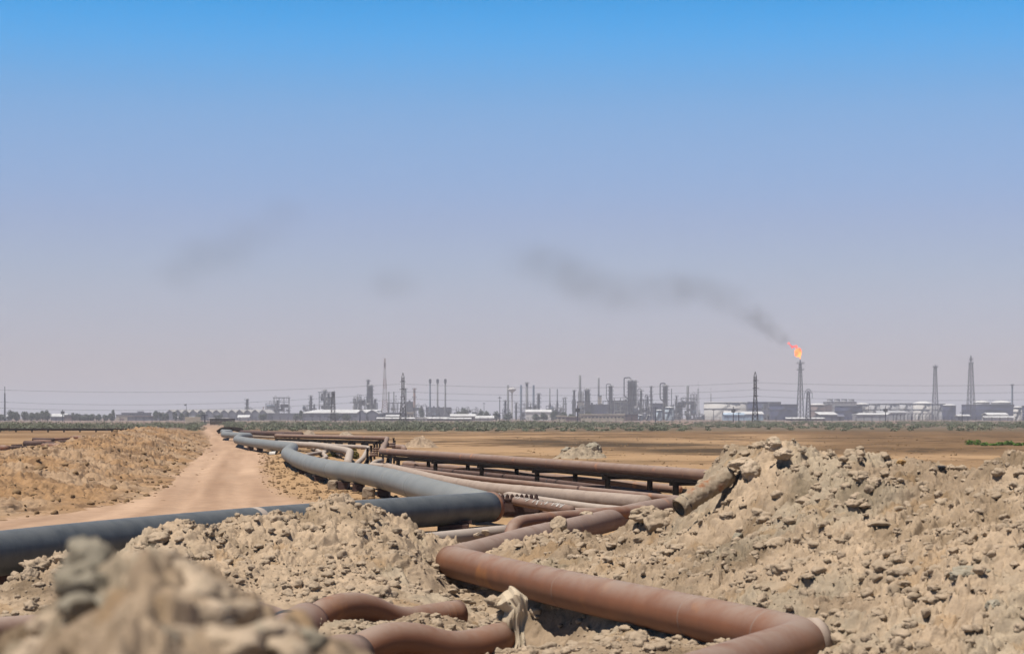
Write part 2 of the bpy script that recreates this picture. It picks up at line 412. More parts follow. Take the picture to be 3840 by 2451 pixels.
def rough_clay(x, y, s=0):
    wx = x + .10*vnoise(x*3, y*3, s+60); wy = y + .10*vnoise(x*3+9, y*3, s+61)
    n = .10*fbm(wx*1.1, wy*1.1, 3, s+1) + .04*fbm(wx*3.1, wy*3.1, 4, s+70)
    n = n + .07*smooth(-.05, .10, fbm(wx*1.5+3, wy*1.0, 5, s+120)) + .045*smooth(-.05, .09, fbm(wx*3.4-3, wy*2.2, 4, s+121)) + .024*smooth(-.04, .08, fbm(wx*8, wy*5, 3, s+122)) + .010*smooth(-.04,.08,fbm(wx*17, wy*11, 2, s+123))
    patch = smooth(-.35, .35, fbm(x*.7, y*.7, 3, s+40))
    n = n + clods(wx, wy, .34, s+2, .30)*.45*patch
    n = n + clods(wx, wy, .15, s+4, .5)*.7*(.35+.65*patch) + clods(wx, wy, .075, s+6, .6)*.7
    n = n + clods(wx+3, wy, .038, s+11, .6)*.8 + .012*fbm(x*30, y*30, 2, s+77)
    # cracked crust where it is not cloddy
    d, d2, c = worley(x*2.2+.5*vnoise(x*4,y*4,s+81), y*1.6+.5*vnoise(x*4,y*4+7,s+82), s+80)
    n = n - .05*np.clip(1 - (d2-d)/.10, 0, 1)*(1-patch) + .03*c*(1-patch)
    e, e2, c2 = worley(wx*4.5, wy*3.6, s+90); e3, e4, c3 = worley(wx*11, wy*9, s+95)
    n = n - .05*np.clip(1 - (e2-e)/.16, 0, 1)*smooth(-.5,.2,fbm(x*1.1,y*1.1,2,s+99)) - .02*np.clip(1-(e4-e3)/.22, 0, 1)
    return n
CLAYA, CLAYB, CLAYG, CLAYO = tints((.355,.272,.19), (.25,.188,.128), (.30,.262,.198), (.25,.155,.07))
def clay_color(x, y):
    a = smooth(-.3, .3, fbm(x*.5, y*.5, 4, 101))[...,None]; c = CLAYA*(1-a) + CLAYB*a
    g_ = (smooth(.12, .4, fbm(x*.8+5, y*.6, 4, 102))*.5)[...,None]; c = c*(1-g_) + CLAYG*g_
    o = (smooth(.34, .5, fbm(x*1.8+9, y*1.8, 4, 103))*.42)[...,None]; c = c*(1-o) + CLAYO*o
    dk = (smooth(.1,.45,fbm(x*1.3-7, y*1.1, 5, 106))*.35)[...,None]; c = c*(1-dk*np.array((1,1.05,1.15)))
    return c * (1 + .16*fbm(x*9, y*9, 3, 104)[...,None])
rows = np.concatenate([np.arange(10.5, 13.5, .06), np.arange(13.5, 28, .0185), np.arange(28, 33.6, .05)])
u = np.linspace(-1, 1, 940)
U, D = np.meshgrid(u, rows); X = U*.295*D
Z = bank_f(X, D)
BX, BD = X, D
fade = smooth(33.4, 31, D)
R_ = rough_clay(X, D)
Z = Z + (R_ - R_.mean() - .015) * fade * (.30 + .70*smooth(.12, .55, Z)) + (-.15)*(1 - smooth(10.5, 11.5, D))
X2 = X + .05*fbm(X*5, D*5+31, 3, 200)*fade; D2 = D + .05*fbm(X*5+77, D*5, 3, 201)*fade
bank = gridmesh('clay_bank', X2, D2, Z, M['clay'], clay_color(X, D))
tag(bank, 'pale lumpy clay spoil thrown up around the rusty pipes in front', kind='structure')
BANK_Z = Z
def bank_z(x, y):
    xx = np.array([[x]]); yy = np.array([[y]])
    i = int(np.clip(np.searchsorted(rows, y), 0, len(rows)-1)); j = int(np.clip((x/(.295*max(y,1))+1)/2*939, 0, 939))
    return float(BANK_Z[i, j])

# ------------------------------------------------------------------ bank right in front of the lens (blurred)
nc = []
sil = [(-300,2640),(-60,2540),(0,2500),(41,2470),(104,2400),(208,2325),(240,2230),(266,2190),(291,2160),(332,2140),(395,2150),(430,2150),(519,2110),(602,2098),(685,2112),
       (768,2160),(830,2215),(955,2300),(1040,2350),(1149,2385),(1232,2430),(1300,2490),(1500,2560),(2200,2700),(3200,2800),(4600,2900)]
sx_ = np.array([(a-CX)/FX*3.5 for a, b in sil]); sz_ = np.array([H-(b-YH)/FX*3.5 for a, b in sil])
def nf(x, D):
    xx = x*3.5/np.maximum(D, 2.0)*.6 + x*.4; zs = 0
    for k in (-.03, -.015, 0, .015, .03): zs = zs + np.interp(xx + k, sx_, sz_)/5
    return zs - .03 + np.interp(D, [0.5,1.2,2.2,2.8,3.3,3.7,4.3,5.2,6.5,7.6], [-1.3,-.75,-.15,-.05,-.005,-.01,-.25,-.85,-1.7,-2.3])
rows_n = np.concatenate([np.arange(1.0,2.4,.02), np.arange(2.4, 4.4, .0075), np.arange(4.4, 7.6, .04)])
u = np.linspace(-1, 1, 640); U, D = np.meshgrid(u, rows_n); X = U*.40*D
Zn = nf(X, D) + .02*fbm(X*6, D*6, 3, 301) + clods(X, D, .11, 302, .7)*.8 + clods(X, D, .05, 303, .6)*.9 + .03*smooth(-.02,.08,fbm(X*9, D*9, 3, 320)) + .006*fbm(X*60, D*60, 3, 304)
nb = gridmesh('clay_mound', X + .01*fbm(X*20, D*20, 2, 310), D, Zn, M['clay'], clay_color(X*3+40, D*3)*1.12)
tag(nb, 'blurred clay mound close to the lens at the lower left', kind='structure')

# ------------------------------------------------------------------ rocks
def ico(sub=2):
    t = (1+5**.5)/2
    v = [Vector(p).normalized() for p in [(-1,t,0),(1,t,0),(-1,-t,0),(1,-t,0),(0,-1,t),(0,1,t),(0,-1,-t),(0,1,-t),(t,0,-1),(t,0,1),(-t,0,-1),(-t,0,1)]]
    f = [(0,11,5),(0,5,1),(0,1,7),(0,7,10),(0,10,11),(1,5,9),(5,11,4),(11,10,2),(10,7,6),(7,1,8),(3,9,4),(3,4,2),(3,2,6),(3,6,8),(3,8,9),(4,9,5),(2,4,11),(6,2,10),(8,6,7),(9,8,1)]
    for _ in range(sub):
        cache = {}; nf_ = []
        def mid(a, b):
            k = (min(a,b), max(a,b))
            if k not in cache: v.append(((v[a]+v[b])/2).normalized()); cache[k] = len(v)-1
            return cache[k]
        for a, b, c in f:
            ab, bc, ca = mid(a,b), mid(b,c), mid(c,a); nf_ += [(a,ab,ca),(b,bc,ab),(c,ca,bc),(ab,bc,ca)]
        f = nf_
    return np.array([tuple(p) for p in v]), f
ICO = {k: ico(k) for k in (1, 2, 3, 4)}
def rockverts(sub, size, seed, lump=.35, flat=.8):
    v, f = ICO[sub]; r = random.Random(seed)
    k = np.ones(len(v))
    for _ in range(7):
        d = np.array([r.gauss(0,1) for _ in range(3)]); d /= np.linalg.norm(d)
        k += lump * r.uniform(-.5,.6) * np.clip(v@d, 0, 1)**r.choice([1,2,3])
        cut = r.uniform(.48,.9); proj = (v@d)*k; k = np.where(proj > cut, k*cut/np.maximum(proj,1e-6), k)
    o = r.uniform(0,50)
    fr = 2.2
    for a in (.16, .09, .05, .03):
        k += a*lump*1.9*(fbm(v[:,0]*fr+o, v[:,1]*fr-o, 1, seed % 91)+fbm(v[:,1]*fr+o, v[:,2]*fr-o, 1, seed % 87)+fbm(v[:,2]*fr+o, v[:,0]*fr-o, 1, seed % 83))*.6; fr *= 2.1
    qx = Matrix.Rotation(r.uniform(0,6.3), 3, 'X') @ Matrix.Rotation(r.uniform(0,6.3), 3, 'Z'); v = v @ np.array(qx).T
    w = v*k[:,None]*np.array([size[0], size[1], size[2]*flat])
    a = r.uniform(0,6.3); ca, sa = math.cos(a), math.sin(a)
    return np.stack([w[:,0]*ca-w[:,1]*sa, w[:,0]*sa+w[:,1]*ca, w[:,2]], 1), f
def rock(name, p, size, m, label, cat='rock', group=None, sub=3, seed=None, lump=.35, flat=.85):
    seed = rng.randint(0, 99999) if seed is None else seed
    v, f = rockverts(sub, size, seed, lump, flat)
    o = newobj(name, v.tolist(), f, m, None, True); o.location = p
    return tag(o, label, cat, group)
def stuff_rocks(name, places, m, label, sub=1, big=None):
    vs = []; fs = []; n = 0
    for (x, y, z, s, sd) in places:
        v, f = rockverts(2 if big and s > big else 1, (s, s*rng.uniform(.6,1.1), s*rng.uniform(.6,1.05)), sd, .6)
        vs.append(v + np.array([x, y, z])); fs += [(a+n, b+n, c+n) for a, b, c in f]; n += len(v)
    o = newobj(name, np.concatenate(vs).tolist(), fs, m, None, True)
    return tag(o, label, kind='stuff')
pl = []
for k in range(17000):
    D_ = rng.uniform(15, 27.5); px = rng.uniform(-100, 3950); x = (px-CX)/FX*D_
    z = bank_z(x, D_); py = YH + (H-z)/D_*FX
    if z < -.15: continue
    dens = .5 + .5*math.sin(x*2.1+3)*math.sin(D_*1.3)
    if rng.random() > dens + .35: continue
    s = .010 + .07*rng.random()**5
    pl.append((x, D_, z + s*.25, s, rng.randint(0, 9999)))
stuff_rocks('clod_rubble', pl, M['clod'], 'small dry clay clods strewn over the pale spoil bank', 2, .03)

big = []
for k in range(900):
    D_ = rng.uniform(15.5, 27.3); px = rng.uniform(-60, 3900); x = (px-CX)/FX*D_; z = bank_z(x, D_)
    if z < .12 or vnoise(np.array([x*1.1]), np.array([D_*1.1]), 61)[0] < rng.uniform(-.3,.5): continue
    s = .045 + .11*rng.random()**2.2; big.append((x, D_, z - s*.1, s, rng.randint(0, 9999)))
vs = []; fs = []; n_ = 0
for (x, y, z, s, sd) in big[:330]:
    v, f = rockverts(3, (s, s*rng.uniform(.7,1.2), s*rng.uniform(.6,.95)), sd, 1.0)
    vs.append(v + np.array([x, y, z])); fs += [(a+n_, b+n_, c+n_) for a, b, c in f]; n_ += len(v)
o = newobj('clay_rubble', np.concatenate(vs).tolist(), fs, M['clod'], None, True)
tag(o, 'large broken clods of dried clay heaped over the spoil bank', kind='stuff')
rocks = [  # px, py of centre, D, radii
 (2462,1975,26.3,(.24,.22,.26),'clod','big overhanging clay lump with a black hollow beside the crusted pipe end'),
 (2430,1925,26.9,(.24,.22,.15),'clod','flat topped clay lump just left of the crusted pipe end'),
 (2815,1770,23.9,(.15,.16,.16),'rock','dark rough clay lump hanging over the upper end of the crusted pipe'),
 (2780,1735,24.2,(.19,.15,.10),'rock','craggy clay lump on the shoulder just left of the spoil summit'),
 (2900,1665,23.7,(.12,.12,.09),'rock','craggy clod crowning the summit of the spoil bank'),
 (2938,1700,23.6,(.12,.12,.08),'rock','smooth tan boulder just under the spoil summit'),
 (3210,1745,23.1,(.15,.12,.08),'clod','rounded pale clod on the spoil crest right of the summit'),
 (3380,1732,23.0,(.06,.05,.035),'rock_ochre','small ochre stone on the skyline of the spoil bank'),
 (3525,1752,22.6,(.07,.06,.035),'black','small black lump on the skyline of the spoil bank'),
 (3650,2150,16.9,(.30,.25,.10),'rock_grey','large grey green weathered lump at the right edge of the bank'),
 (3720,2270,15.9,(.09,.08,.06),'rock_grey','grey stone below the large weathered lump at the right edge'),
 (2920,2040,20.9,(.22,.16,.10),'clod','half buried clay boulder in the middle of the spoil slope'),
 (3300,1818,22.0,(.15,.14,.09),'clod','brown cavernous clod below the spoil crest'),
 (2770,2010,22.6,(.11,.09,.06),'rock_grey','rounded grey stone on the slope right of the crusted pipe'),
 (2845,1880,23.4,(.055,.05,.02),'clod','flat flake of clay on the slope right of the crusted pipe'),
 (2098,1968,28.0,(.13,.11,.15),'clod','knobbly clod standing in front of the big rusty pipe'),
 (1925,2040,26.9,(.09,.08,.07),'rock_ochre','bright ochre clod leaning on the big rusty pipe'),
 (1288,1885,27.0,(.15,.14,.17),'clod','craggy clod on the top of the spoil heap left of the elbow'),
 (650,1995,24.5,(.16,.13,.11),'clod','crumbly clod on the crest below the seam of the slate pipe'),
 (868,1978,25.2,(.17,.13,.11),'clod','pointed clod on the crest left of the main heap'),
 (240,2095,22.6,(.12,.11,.12),'clod','upright clod against the shadow under the slate pipe'),
 (110,2170,22.2,(.13,.12,.15),'clod','hollowed clod at the left end of the crest under the slate pipe'),
 (10,2250,21.8,(.14,.12,.12),'clod','dark clod at the left edge of the picture above the pink pipe'),
 (1480,2085,25.2,(.22,.16,.10),'clod','broad crumbled clod with a shadow slit in the middle of the heap'),
 (1110,2215,22.7,(.14,.12,.10),'clod','rough brown clod just above the wavy rusty pipe'),
 (1520,2225,22.9,(.16,.12,.08),'clod','crumbled clod at the dip of the wavy rusty pipe'),
]
for (px, py, D_, sz, mk, lab) in rocks:
    rock('boulder' if max(sz) > .1 else 'stone', P(px, py, D_), sz, M[mk], lab, 'boulder' if max(sz) > .1 else 'stone', None, 4, lump=.42)
for (px, py, D_, sz, lab) in [(1862,2262,19.15,(.11,.10,.09),'craggy mud lump caked on top of the front wavy pipe end, left of the sacking'),(1905,2300,19.2,(.13,.12,.13),'mud lump caked behind the sacking at the end of the front wavy pipe'),
        (1850,2335,19.05,(.10,.09,.07),'low mud lump sitting on the front wavy pipe beside the sacking'),(1930,2400,19.3,(.14,.12,.14),'mud lump at the foot of the sacking')]:
    rock('boulder', P(px, py, D_), sz, M['clod'], lab, 'boulder', None, 4, lump=.9)
# clods lying on the big rusty pipe
for (px, py, D_, s, lab) in [(1790,2003,29.0,.05,'small clod lying on the rusty pipe near its left bend'),(1822,1994,29.2,.07,'largest clod lying on the rusty pipe near its left bend'),
                        (2200,1923,35.0,.07,'pale clod lying on top of the rusty pipe in mid length')]:
    rock('stone', P(px, py, D_), (s*1.6, s, s*.8), M['rock'], lab, 'stone', None, 3, lump=.6)
# near blurred stones
near = [(332,2120,3.35,(.030,.028,.036),'rock_grey'),(340,2210,3.3,(.048,.04,.040),'rock_grey'),(280,2190,3.3,(.03,.03,.03),'rock_grey'),(370,2290,3.2,(.04,.035,.028),'rock_grey'),(290,2275,3.1,(.022,.02,.016),'rock_grey'),
        (520,2150,3.4,(.045,.04,.032),'rock'),(600,2130,3.42,(.04,.035,.025),'rock'),(560,2230,3.3,(.05,.045,.035),'rock'),(650,2280,3.2,(.045,.04,.034),'rock'),(690,2170,3.4,(.035,.03,.026),'rock'),
        (770,2240,3.3,(.035,.04,.03),'rock'),(480,2400,2.9,(.05,.045,.02),'rock_grey'),(380,2390,2.95,(.03,.03,.02),'rock_grey'),(560,2420,2.9,(.035,.03,.022),'rock'),(780,2320,3.1,(.05,.04,.026),'rock'),
        (870,2290,3.3,(.03,.035,.022),'rock'),(860,2400,3.0,(.04,.035,.022),'rock'),(1000,2370,3.3,(.04,.04,.022),'rock'),(1120,2405,3.3,(.035,.03,.02),'rock_grey'),(1080,2440,3.1,(.03,.03,.02),'rock'),
        (200,2340,3.3,(.035,.03,.022),'rock'),(150,2440,3.3,(.035,.03,.02),'rock'),(190,2450,3.0,(.03,.03,.02),'rock'),(110,2470,3.2,(.03,.03,.02),'rock'),(680,2400,2.95,(.03,.03,.02),'rock')]
for i, (px, py, D_, sz, mk) in enumerate(near):
    lab = 'out of focus grey stone on the near clay mound' if mk == 'rock_grey' else 'out of focus tan stone on the near clay mound'
    if i == 0: lab = 'topmost grey stone of the near blurred mound'
    rock('stone', P(px, py, D_), tuple(1.45*q for q in sz), M[mk], lab, 'stone', None if i == 0 else 'blurred stones on the near mound', 3, lump=.5)
# ------------------------------------------------------------------ pipes
def pipe(name, label, pts, r, m, fil=.6, step=.5, cat='pipe', group=None, rings=(), ring_r=1.02, ring_m=None, wob=0.0, n=28, hollow=False, ring_w=.03, ring_name='weld_seam'):
    path = densify(fillet(pts, fil), step)
    base = Vector(path[0])
    v, f = sweep(path, r, n, closed=not hollow, wob=wob)
    if hollow:                       # cut end with wall thickness and a dark bore
        t = r*.12; v2, f2 = sweep(path, r - t, n, closed=False); k = len(v)
        v = v + v2; f = f + [tuple(reversed([i+k for i in q])) for q in f2]
        N = len(path)
        for e in (0, (N-1)*n):
            f += [(e+i, e+(i+1)%n, k+e+(i+1)%n, k+e+i) for i in range(n)]
    o = newobj(name, v, f, m, None, True, base)
    if not hollow: pass
    tag(o, label, cat, group)
    cum = [0]
    for a, b in zip(path, path[1:]): cum.append(cum[-1] + (b-a).length)
    for px in rings:
        best = min(range(1, len(path)-1), key=lambda i: abs(CX + path[i].x/path[i].y*FX - px[0]) + abs(YH+(H-path[i].z-r)/path[i].y*FX - px[1])*2)
        c = path[best]; d = (path[best+1]-path[best-1]).normalized()
        v, f = sweep([c-d*ring_w*.5, c-d*ring_w*.25, c+d*ring_w*.25, c+d*ring_w*.5], [r*.99, r*ring_r, r*ring_r, r*.99], n, False)
        ro = newobj(ring_name, v, f, ring_m or m, None, True, base); ro.location = (0,0,0); ro.parent = o
        if ring_m: tag(ro, 'band of another colour round the pipe')
    return o
def Ts(l, zc, r): return [T(a, b, zc, r) for a, b in l]

# slate pipe across the front, from the left edge to its bend on the right
zg, rg = .41, .30
pG1 = Ts([(-420,2035),(0,1987),(420,1945),(900,1904),(1300,1876),(1842,1843)], zg, rg)
G1 = pipe('slate_pipeline', 'thick slate grey pipe lying across the front from the left edge to its mitred end', pG1, rg, M['slate_pipe'], 8, .4,
     rings=[(975,1899)], ring_w=.30, ring_r=1.006, ring_m=M['pale_pipe'], ring_name='joint_band')
ring2 = pG1[-1]; dG = (pG1[-1]-pG1[-2]).normalized()
v, f = sweep([ring2 - dG*.10, ring2 - dG*.05, ring2 + dG*.03], [rg*1.0, rg*1.035, rg*1.03], 32, True)
o = newobj('end_collar', v, f, M['rust'], None, True, G1.location); o.location = (0,0,0); o.parent = G1
# light grey pipeline running away in zigzags
l = [(1822,1856),(1640,1806),(1500,1764),(1374,1741),(1258,1729),(1175,1711),(1115,1694),(1072,1678),(1085,1664),(1112,1658)]
gl = [pG1[-1] + Vector((-.12, .35, 0)), T(1640,1800,.50,.30)] + Ts([(1500,1763),(1374,1738),(1258,1727),(1175,1711),(1120,1696),(1076,1676)], .55, .30)
gl += Ts([(1100,1657),(1060,1653),(999,1647),(932,1640),(888,1633)], .55, .30)
gl += Ts([(900,1624.5),(944,1622.2)], .55, .30)
gl += Ts([(895,1619.6),(838,1617.2)], .55, .30)
gl += Ts([(842,1613),(868,1610.4),(835,1608.6)], .55, .30)
gpipe = pipe('grey_pipeline', 'long light grey pipeline zigzagging away beside the dirt track', gl, .30, M['grey_pipe'], {'*':3.0, 7:2.2, 8:2.2, 11:1.5, 12:2, 13:3}, .6,
     rings=[(1558,1782),(1368,1737),(1250,1726),(1169,1709),(1115,1692),(1080,1680),(926,1639),(1470,1757)], ring_w=.05, ring_r=1.035)
# two clamps of bare metal
# brown front pipe with its bends
zb, rb = .30, .21
F = Ts([(1668,2052),(1800,2058)], zb, rb)
bend_l = T(1690, 2044, zb, rb); bend_r = T(3035, 2314, zb, rb)
pF = [T(2440, 2500, zb, rb), T(2611, 2440, zb, rb), bend_r, T(2500,2209,zb,rb), T(2099,2134,zb,rb), bend_l]
R3 = Ts([(1862,2004),(1987,1970),(2153,1939),(2298,1904),(2423,1876),(2527,1860),(2640,1845)], zb, rb)
F1 = pipe('rusty_pipeline', 'dusty rust brown pipe with two sharp bends filling the lower right front', pF, rb, M['rust'], {'*':.42, 3:3, 4:3, 1:3}, .25,
     rings=[(2110,2137),(2590,2235),(2900,2292)], ring_w=.03, ring_r=1.016, ring_m=M['rust_dusty'], n=40)
cap = bend_r + (bend_r - T(2611,2440,zb,rb)).normalized()*.04
v, f = sweep([bend_r + Vector((.0,0.02,0)), bend_r + Vector((.08,.035,0)), bend_r+Vector((.12,.05,0))], [rb*1.0, rb*.98, rb*.8], 32, True)
o = newobj('end_cap', v, f, M['wrap'], None, True, F1.location); o.location = (0,0,0); o.parent = F1; tag(o, 'pale dusty cap on the outer side of the bend')
pipe('rusty_pipeline', 'big dusty pipe half buried in clay, running back towards the crusted pipe end', [bend_l + Vector((.04,.08,0))] + R3, rb, M['rust_dusty'], {'*':2.5}, .3,
     rings=[(1740,2034),(2060,1957),(2330,1896)], ring_w=.05, ring_r=1.02, n=36)
# pipes fanning out between the grey pipeline and the rack
pipe('wrapped_pipe', 'pale spirally wrapped pipe, thickest of the fan behind the grey pipeline', Ts([(1452,1735),(1646,1780),(1809,1806),(1998,1822),(2249,1842),(2420,1856)], .24, .19), .19, M['wrap'], 3, .28, wob=.035)
pipe('ground_pipe', 'thin orange tinged pipe running just behind the wrapped pipe', Ts([(1400,1733),(1632,1764),(1809,1785),(1998,1803),(2197,1824),(2560,1858)], .2, .085), .085, M['rust_dusty'], 3, .5,
     rings=[(2180,1822)], ring_w=.18, ring_r=1.25, ring_m=M['dark_rust'], ring_name='clamp')
pipe('ground_pipe', 'grey brown pipe with black joints under the near posts of the rack', Ts([(1400,1730),(1510,1742),(1809,1768),(2015,1787),(2054,1793),(2340,1826),(2470,1843)], .16, .10), .10, M['dark_rust'], 3, .5,
     rings=[(1512,1742),(1658,1755),(1835,1771),(2056,1793),(2342,1826)], ring_w=.12, ring_r=1.08, ring_m=M['black'], ring_name='joint_band')
pipe('ground_pipe', 'mauve brown pipe with an elbow seen between the rack posts', Ts([(1548,1724),(1514,1729),(1632,1736),(1749,1747),(2098,1777),(2166,1785),(2545,1817)], .22, .12), .12, M['rust_dusty'], {'*':.5, 3:3, 4:3}, .5,
     rings=[(2106,1779),(2380,1803)], ring_w=.06, ring_r=1.03)
pipe('ground_pipe', 'thin dark pipe along the far side of the rack foot', Ts([(1920,1783),(2200,1806),(2460,1822),(2620,1836)], .10, .08), .08, M['black_steel'], 3, .6)
pf = Ts([(1800,1840),(1900,1855),(2015,1874),(2140,1893)], .36, .10)
fl = pipe('flaking_pipe', 'brown pipe with flaking white paint behind the bolted clamp', pf, .10, M['rust_dusty'], 2, .3)
mb = MB()
for k in range(70):
    t = rng.uniform(.18, 1)**1; i = min(2, int(t*3)); c = pf[i].lerp(pf[i+1], t*3 - i) if t < 1 else pf[3]
    d = (pf[i+1]-pf[i]).normalized(); a = rng.uniform(-.6, 1.0); s = rng.uniform(.02,.055)
    u_ = d.cross(Vector((0,0,1))).normalized()
    nrm = (Vector((0,0,1))*math.cos(a) + u_*math.sin(a)).normalized(); w_ = d.cross(nrm).normalized()
    q = c + nrm*.106
    mb.add([q - d*s*.7 - w_*s, q + d*s*.5 - w_*s*.8, q + d*s + w_*s, q - d*s*.3 + w_*s*.9, c + nrm*.095], [(0,1,2,3),(1,0,4),(2,1,4),(3,2,4),(0,3,4)])
fo = mb.build('paint_flakes', M['white_paint'], fl); tag(fo, 'flaking white paint along the top of the pipe', kind='stuff')
pipe('ground_pipe', 'pale thin pipe just behind the flaking pipe', Ts([(1830,1829),(1965,1851),(2090,1869),(2230,1888),(2330,1896)], .16, .09), .09, M['pale_pipe'], 3, .4)
pipe('ground_pipe', 'pink brown pipe that meets the big pipe from behind the bolted clamp', Ts([(1870,1893),(2020,1899),(2150,1902),(2330,1903)], .12, .10), .10, M['rust_dusty'], 3, .4)
# pipe with an upright elbow
a = T(1905, 1925, .42, .12)
pe = [Pz(1912, a.y-1.0, -.25) , Pz(1908, a.y-.9, .05), Pz(1925, a.y-.45, .40), T(2064,1917,.42,.12), T(2208,1907,.42,.12), T(2420,1890,.42,.12)]
pipe('elbow_pipe', 'rusty pipe rising in a smooth elbow in front of the bolted clamp', pe, .12, M['rust'], {'*':.35, 3:2, 4:2}, .12, rings=[(2030,1919),(2070,1916),(2005,1920)], ring_w=.05, ring_r=1.03)
pipe('ground_pipe', 'plain beige pipe below the end of the slate pipe, left of the elbow', Ts([(1480,2009),(1699,1986),(1905,1966)], .18, .13), .13, M['pale_pipe'], 3, .3)
# bolted split clamp
c0 = P(1876, 1895, 44.0); L_ = 143/FX*44; 
cl = empty('split_clamp', (c0.x, 44.0, c0.z-.15), 'rusty bolted split clamp with a row of nuts behind the end of the slate pipe', 'clamp')
mb = MB(); mb.box(c0.x, c0.x+L_, 43.9, 44.25, c0.z-.13, c0.z+.13); mb.box(c0.x+.05, c0.x+L_-.05, 43.93, 44.2, c0.z-.24, c0.z-.132)
mb.box(c0.x-.012, c0.x+L_+.012, 43.88, 44.27, c0.z+.132, c0.z+.16)
b = mb.build('clamp_body', M['dark_rust'], cl)
for k in range(8):
    x = c0.x + .05 + (L_-.1)*k/7
    mb = MB(); mb.cyl(x, 43.96, c0.z+.162, c0.z+.235, .042, .042, 6); mb.cyl(x, 43.96, c0.z+.236, c0.z+.26, .022, .02, 8); mb.build('bolt', M['dark_rust'], cl)

# crusted old pipe sticking out of the bank
e0 = P(2545, 1905, 23.85); e1 = P(2735, 1778, 24.25)
cp = pipe('crusted_pipe', 'old pipe end caked in white and rusty crust poking out of the spoil bank', [e0, e0.lerp(e1,.3)+Vector((0,0,.01)), e0.lerp(e1,.65)+Vector((0,0,-.005)), e1], .115, M['crust'], .3, .03, hollow=True, wob=.16, n=32)
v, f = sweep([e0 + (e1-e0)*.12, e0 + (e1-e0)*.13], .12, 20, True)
o = newobj('bore_shade', v, f, M['black'], None, False, e0); o.location = (0,0,0); o.parent = cp  # black disc stands in for the shade inside the pipe end

# wavy pipes lower centre
def W(l): return [P(a, b, D) - Vector((0,0,r)) for (a, b, D, r) in l]
lr = .155
pipe('wavy_pipe', 'rear wavy rusty pipe snaking to a cut end in the trench', W([(1085,2310,20.0,lr),(1116,2292,20.2,lr),(1180,2262,20.4,lr),(1240,2230,20.6,lr),(1295,2219,20.8,lr),(1350,2219,21,lr),(1400,2234,21.2,lr),(1450,2259,21.4,lr),(1500,2274,21.6,lr),
     (1550,2273,21.8,lr),(1606,2263,22,lr),(1722,2247,22.3,lr)]), lr, M['rust'], .12, .08, rings=[(1648,2257),(1672,2254)], ring_w=.03, ring_r=1.02, n=32)
pipe('wavy_pipe', 'front wavy rusty pipe humped above the bottom edge and ending in the sacking', W([(1250,2450,17.6,lr),(1300,2408,17.7,lr),(1350,2374,17.8,lr),(1400,2348,17.9,lr),(1450,2333,18,lr),(1502,2329,18.1,lr),(1564,2334,18.2,lr),(1627,2352,18.3,lr),
     (1681,2364,18.4,lr),(1751,2362,18.6,lr),(1834,2342,18.8,lr),(1885,2328,19,lr)]), lr, M['rust'], .12, .08, n=32)
pipe('pink_pipe', 'dull pink pipe at the lower left running behind the blurred mound', W([(-300,2330,18.5,.13),(0,2311,19,.13),(300,2290,19.3,.13),(700,2240,19.8,.13),(900,2236,20,.13),(1000,2262,20.1,.13),(1095,2300,20.1,.13)]), .13, M['rust_dusty'], .5, .2, n=28)
jn = P(1090, 2380, 19.3)
jp = pipe('header_pipe', 'wide rusty stub with a black strap where the pink and wavy pipes meet', [P(1150, 2345, 20.2), P(1080,2385,19.4), P(985,2450,18.2), P(880,2560,17.0)], .24, M['rust'], .5, .1, n=36)
dj = (P(985,2450,18.2)-P(1080,2385,19.4)).normalized()
v, f = sweep([P(1080,2385,19.4)+dj*t for t in (-.03,-.02,.02,.03)], [.24,.262,.262,.24], 36, False)
o = newobj('strap', v, f, M['black'], None, True, jp.location); o.location = (0,0,0); o.parent = jp
jp2 = pipe('header_pipe', 'wide pale topped pipe stub at the bottom edge under the front wavy pipe', [P(1330,2470,17.6), P(1250,2470,17.3), P(1120,2560,16.4)], .22, M['rust_dusty'], .5, .1, n=32)

# torn sacking
def sack():
    nx, nz = 22, 34; V = []; F = []
    for i in range(nz):
        t = i/(nz-1)
        xl = 1842 + (1888-1842)*min(1, max(0, (t-.12)/.12)) + 8*math.sin(t*11) + 10*t
        xr = 1990 - 22*t - 10*abs(math.sin(t*7+.6)) - 30*max(0, .08-t)/.08
        for j in range(nx):
            u_ = j/(nx-1); px = xl + (xr-xl)*u_; py = 2226 + 235*t + 16*math.sin(u_*6+1)*(1-t) - 14*(1-t)*(u_ > .6)
            D_ = 18.82 + .10*(u_-.7)**2*4 + .045*abs(math.sin(u_*8.5 + t*1.7)) + .02*abs(math.sin(u_*17 - t*3)) + .03*math.sin(t*9+u_*4) + .25*max(0, .1-t)/.1
            V.append(P(px, py, D_))
    for i in range(nz-1):
        for j in range(nx-1):
            if (i*31+j*17) % 97 == 0: continue
            F.append((i*nx+j, i*nx+j+1, (i+1)*nx+j+1, (i+1)*nx+j))
    o = newobj('sacking', V, F, M['cloth'], None, False, (0.1, 18.8, .2))
    sd = o.modifiers.new('thick', 'SOLIDIFY'); sd.thickness = .005
    tag(o, 'torn tan sacking hanging over the cut end of the front wavy pipe', 'sacking')
sack()

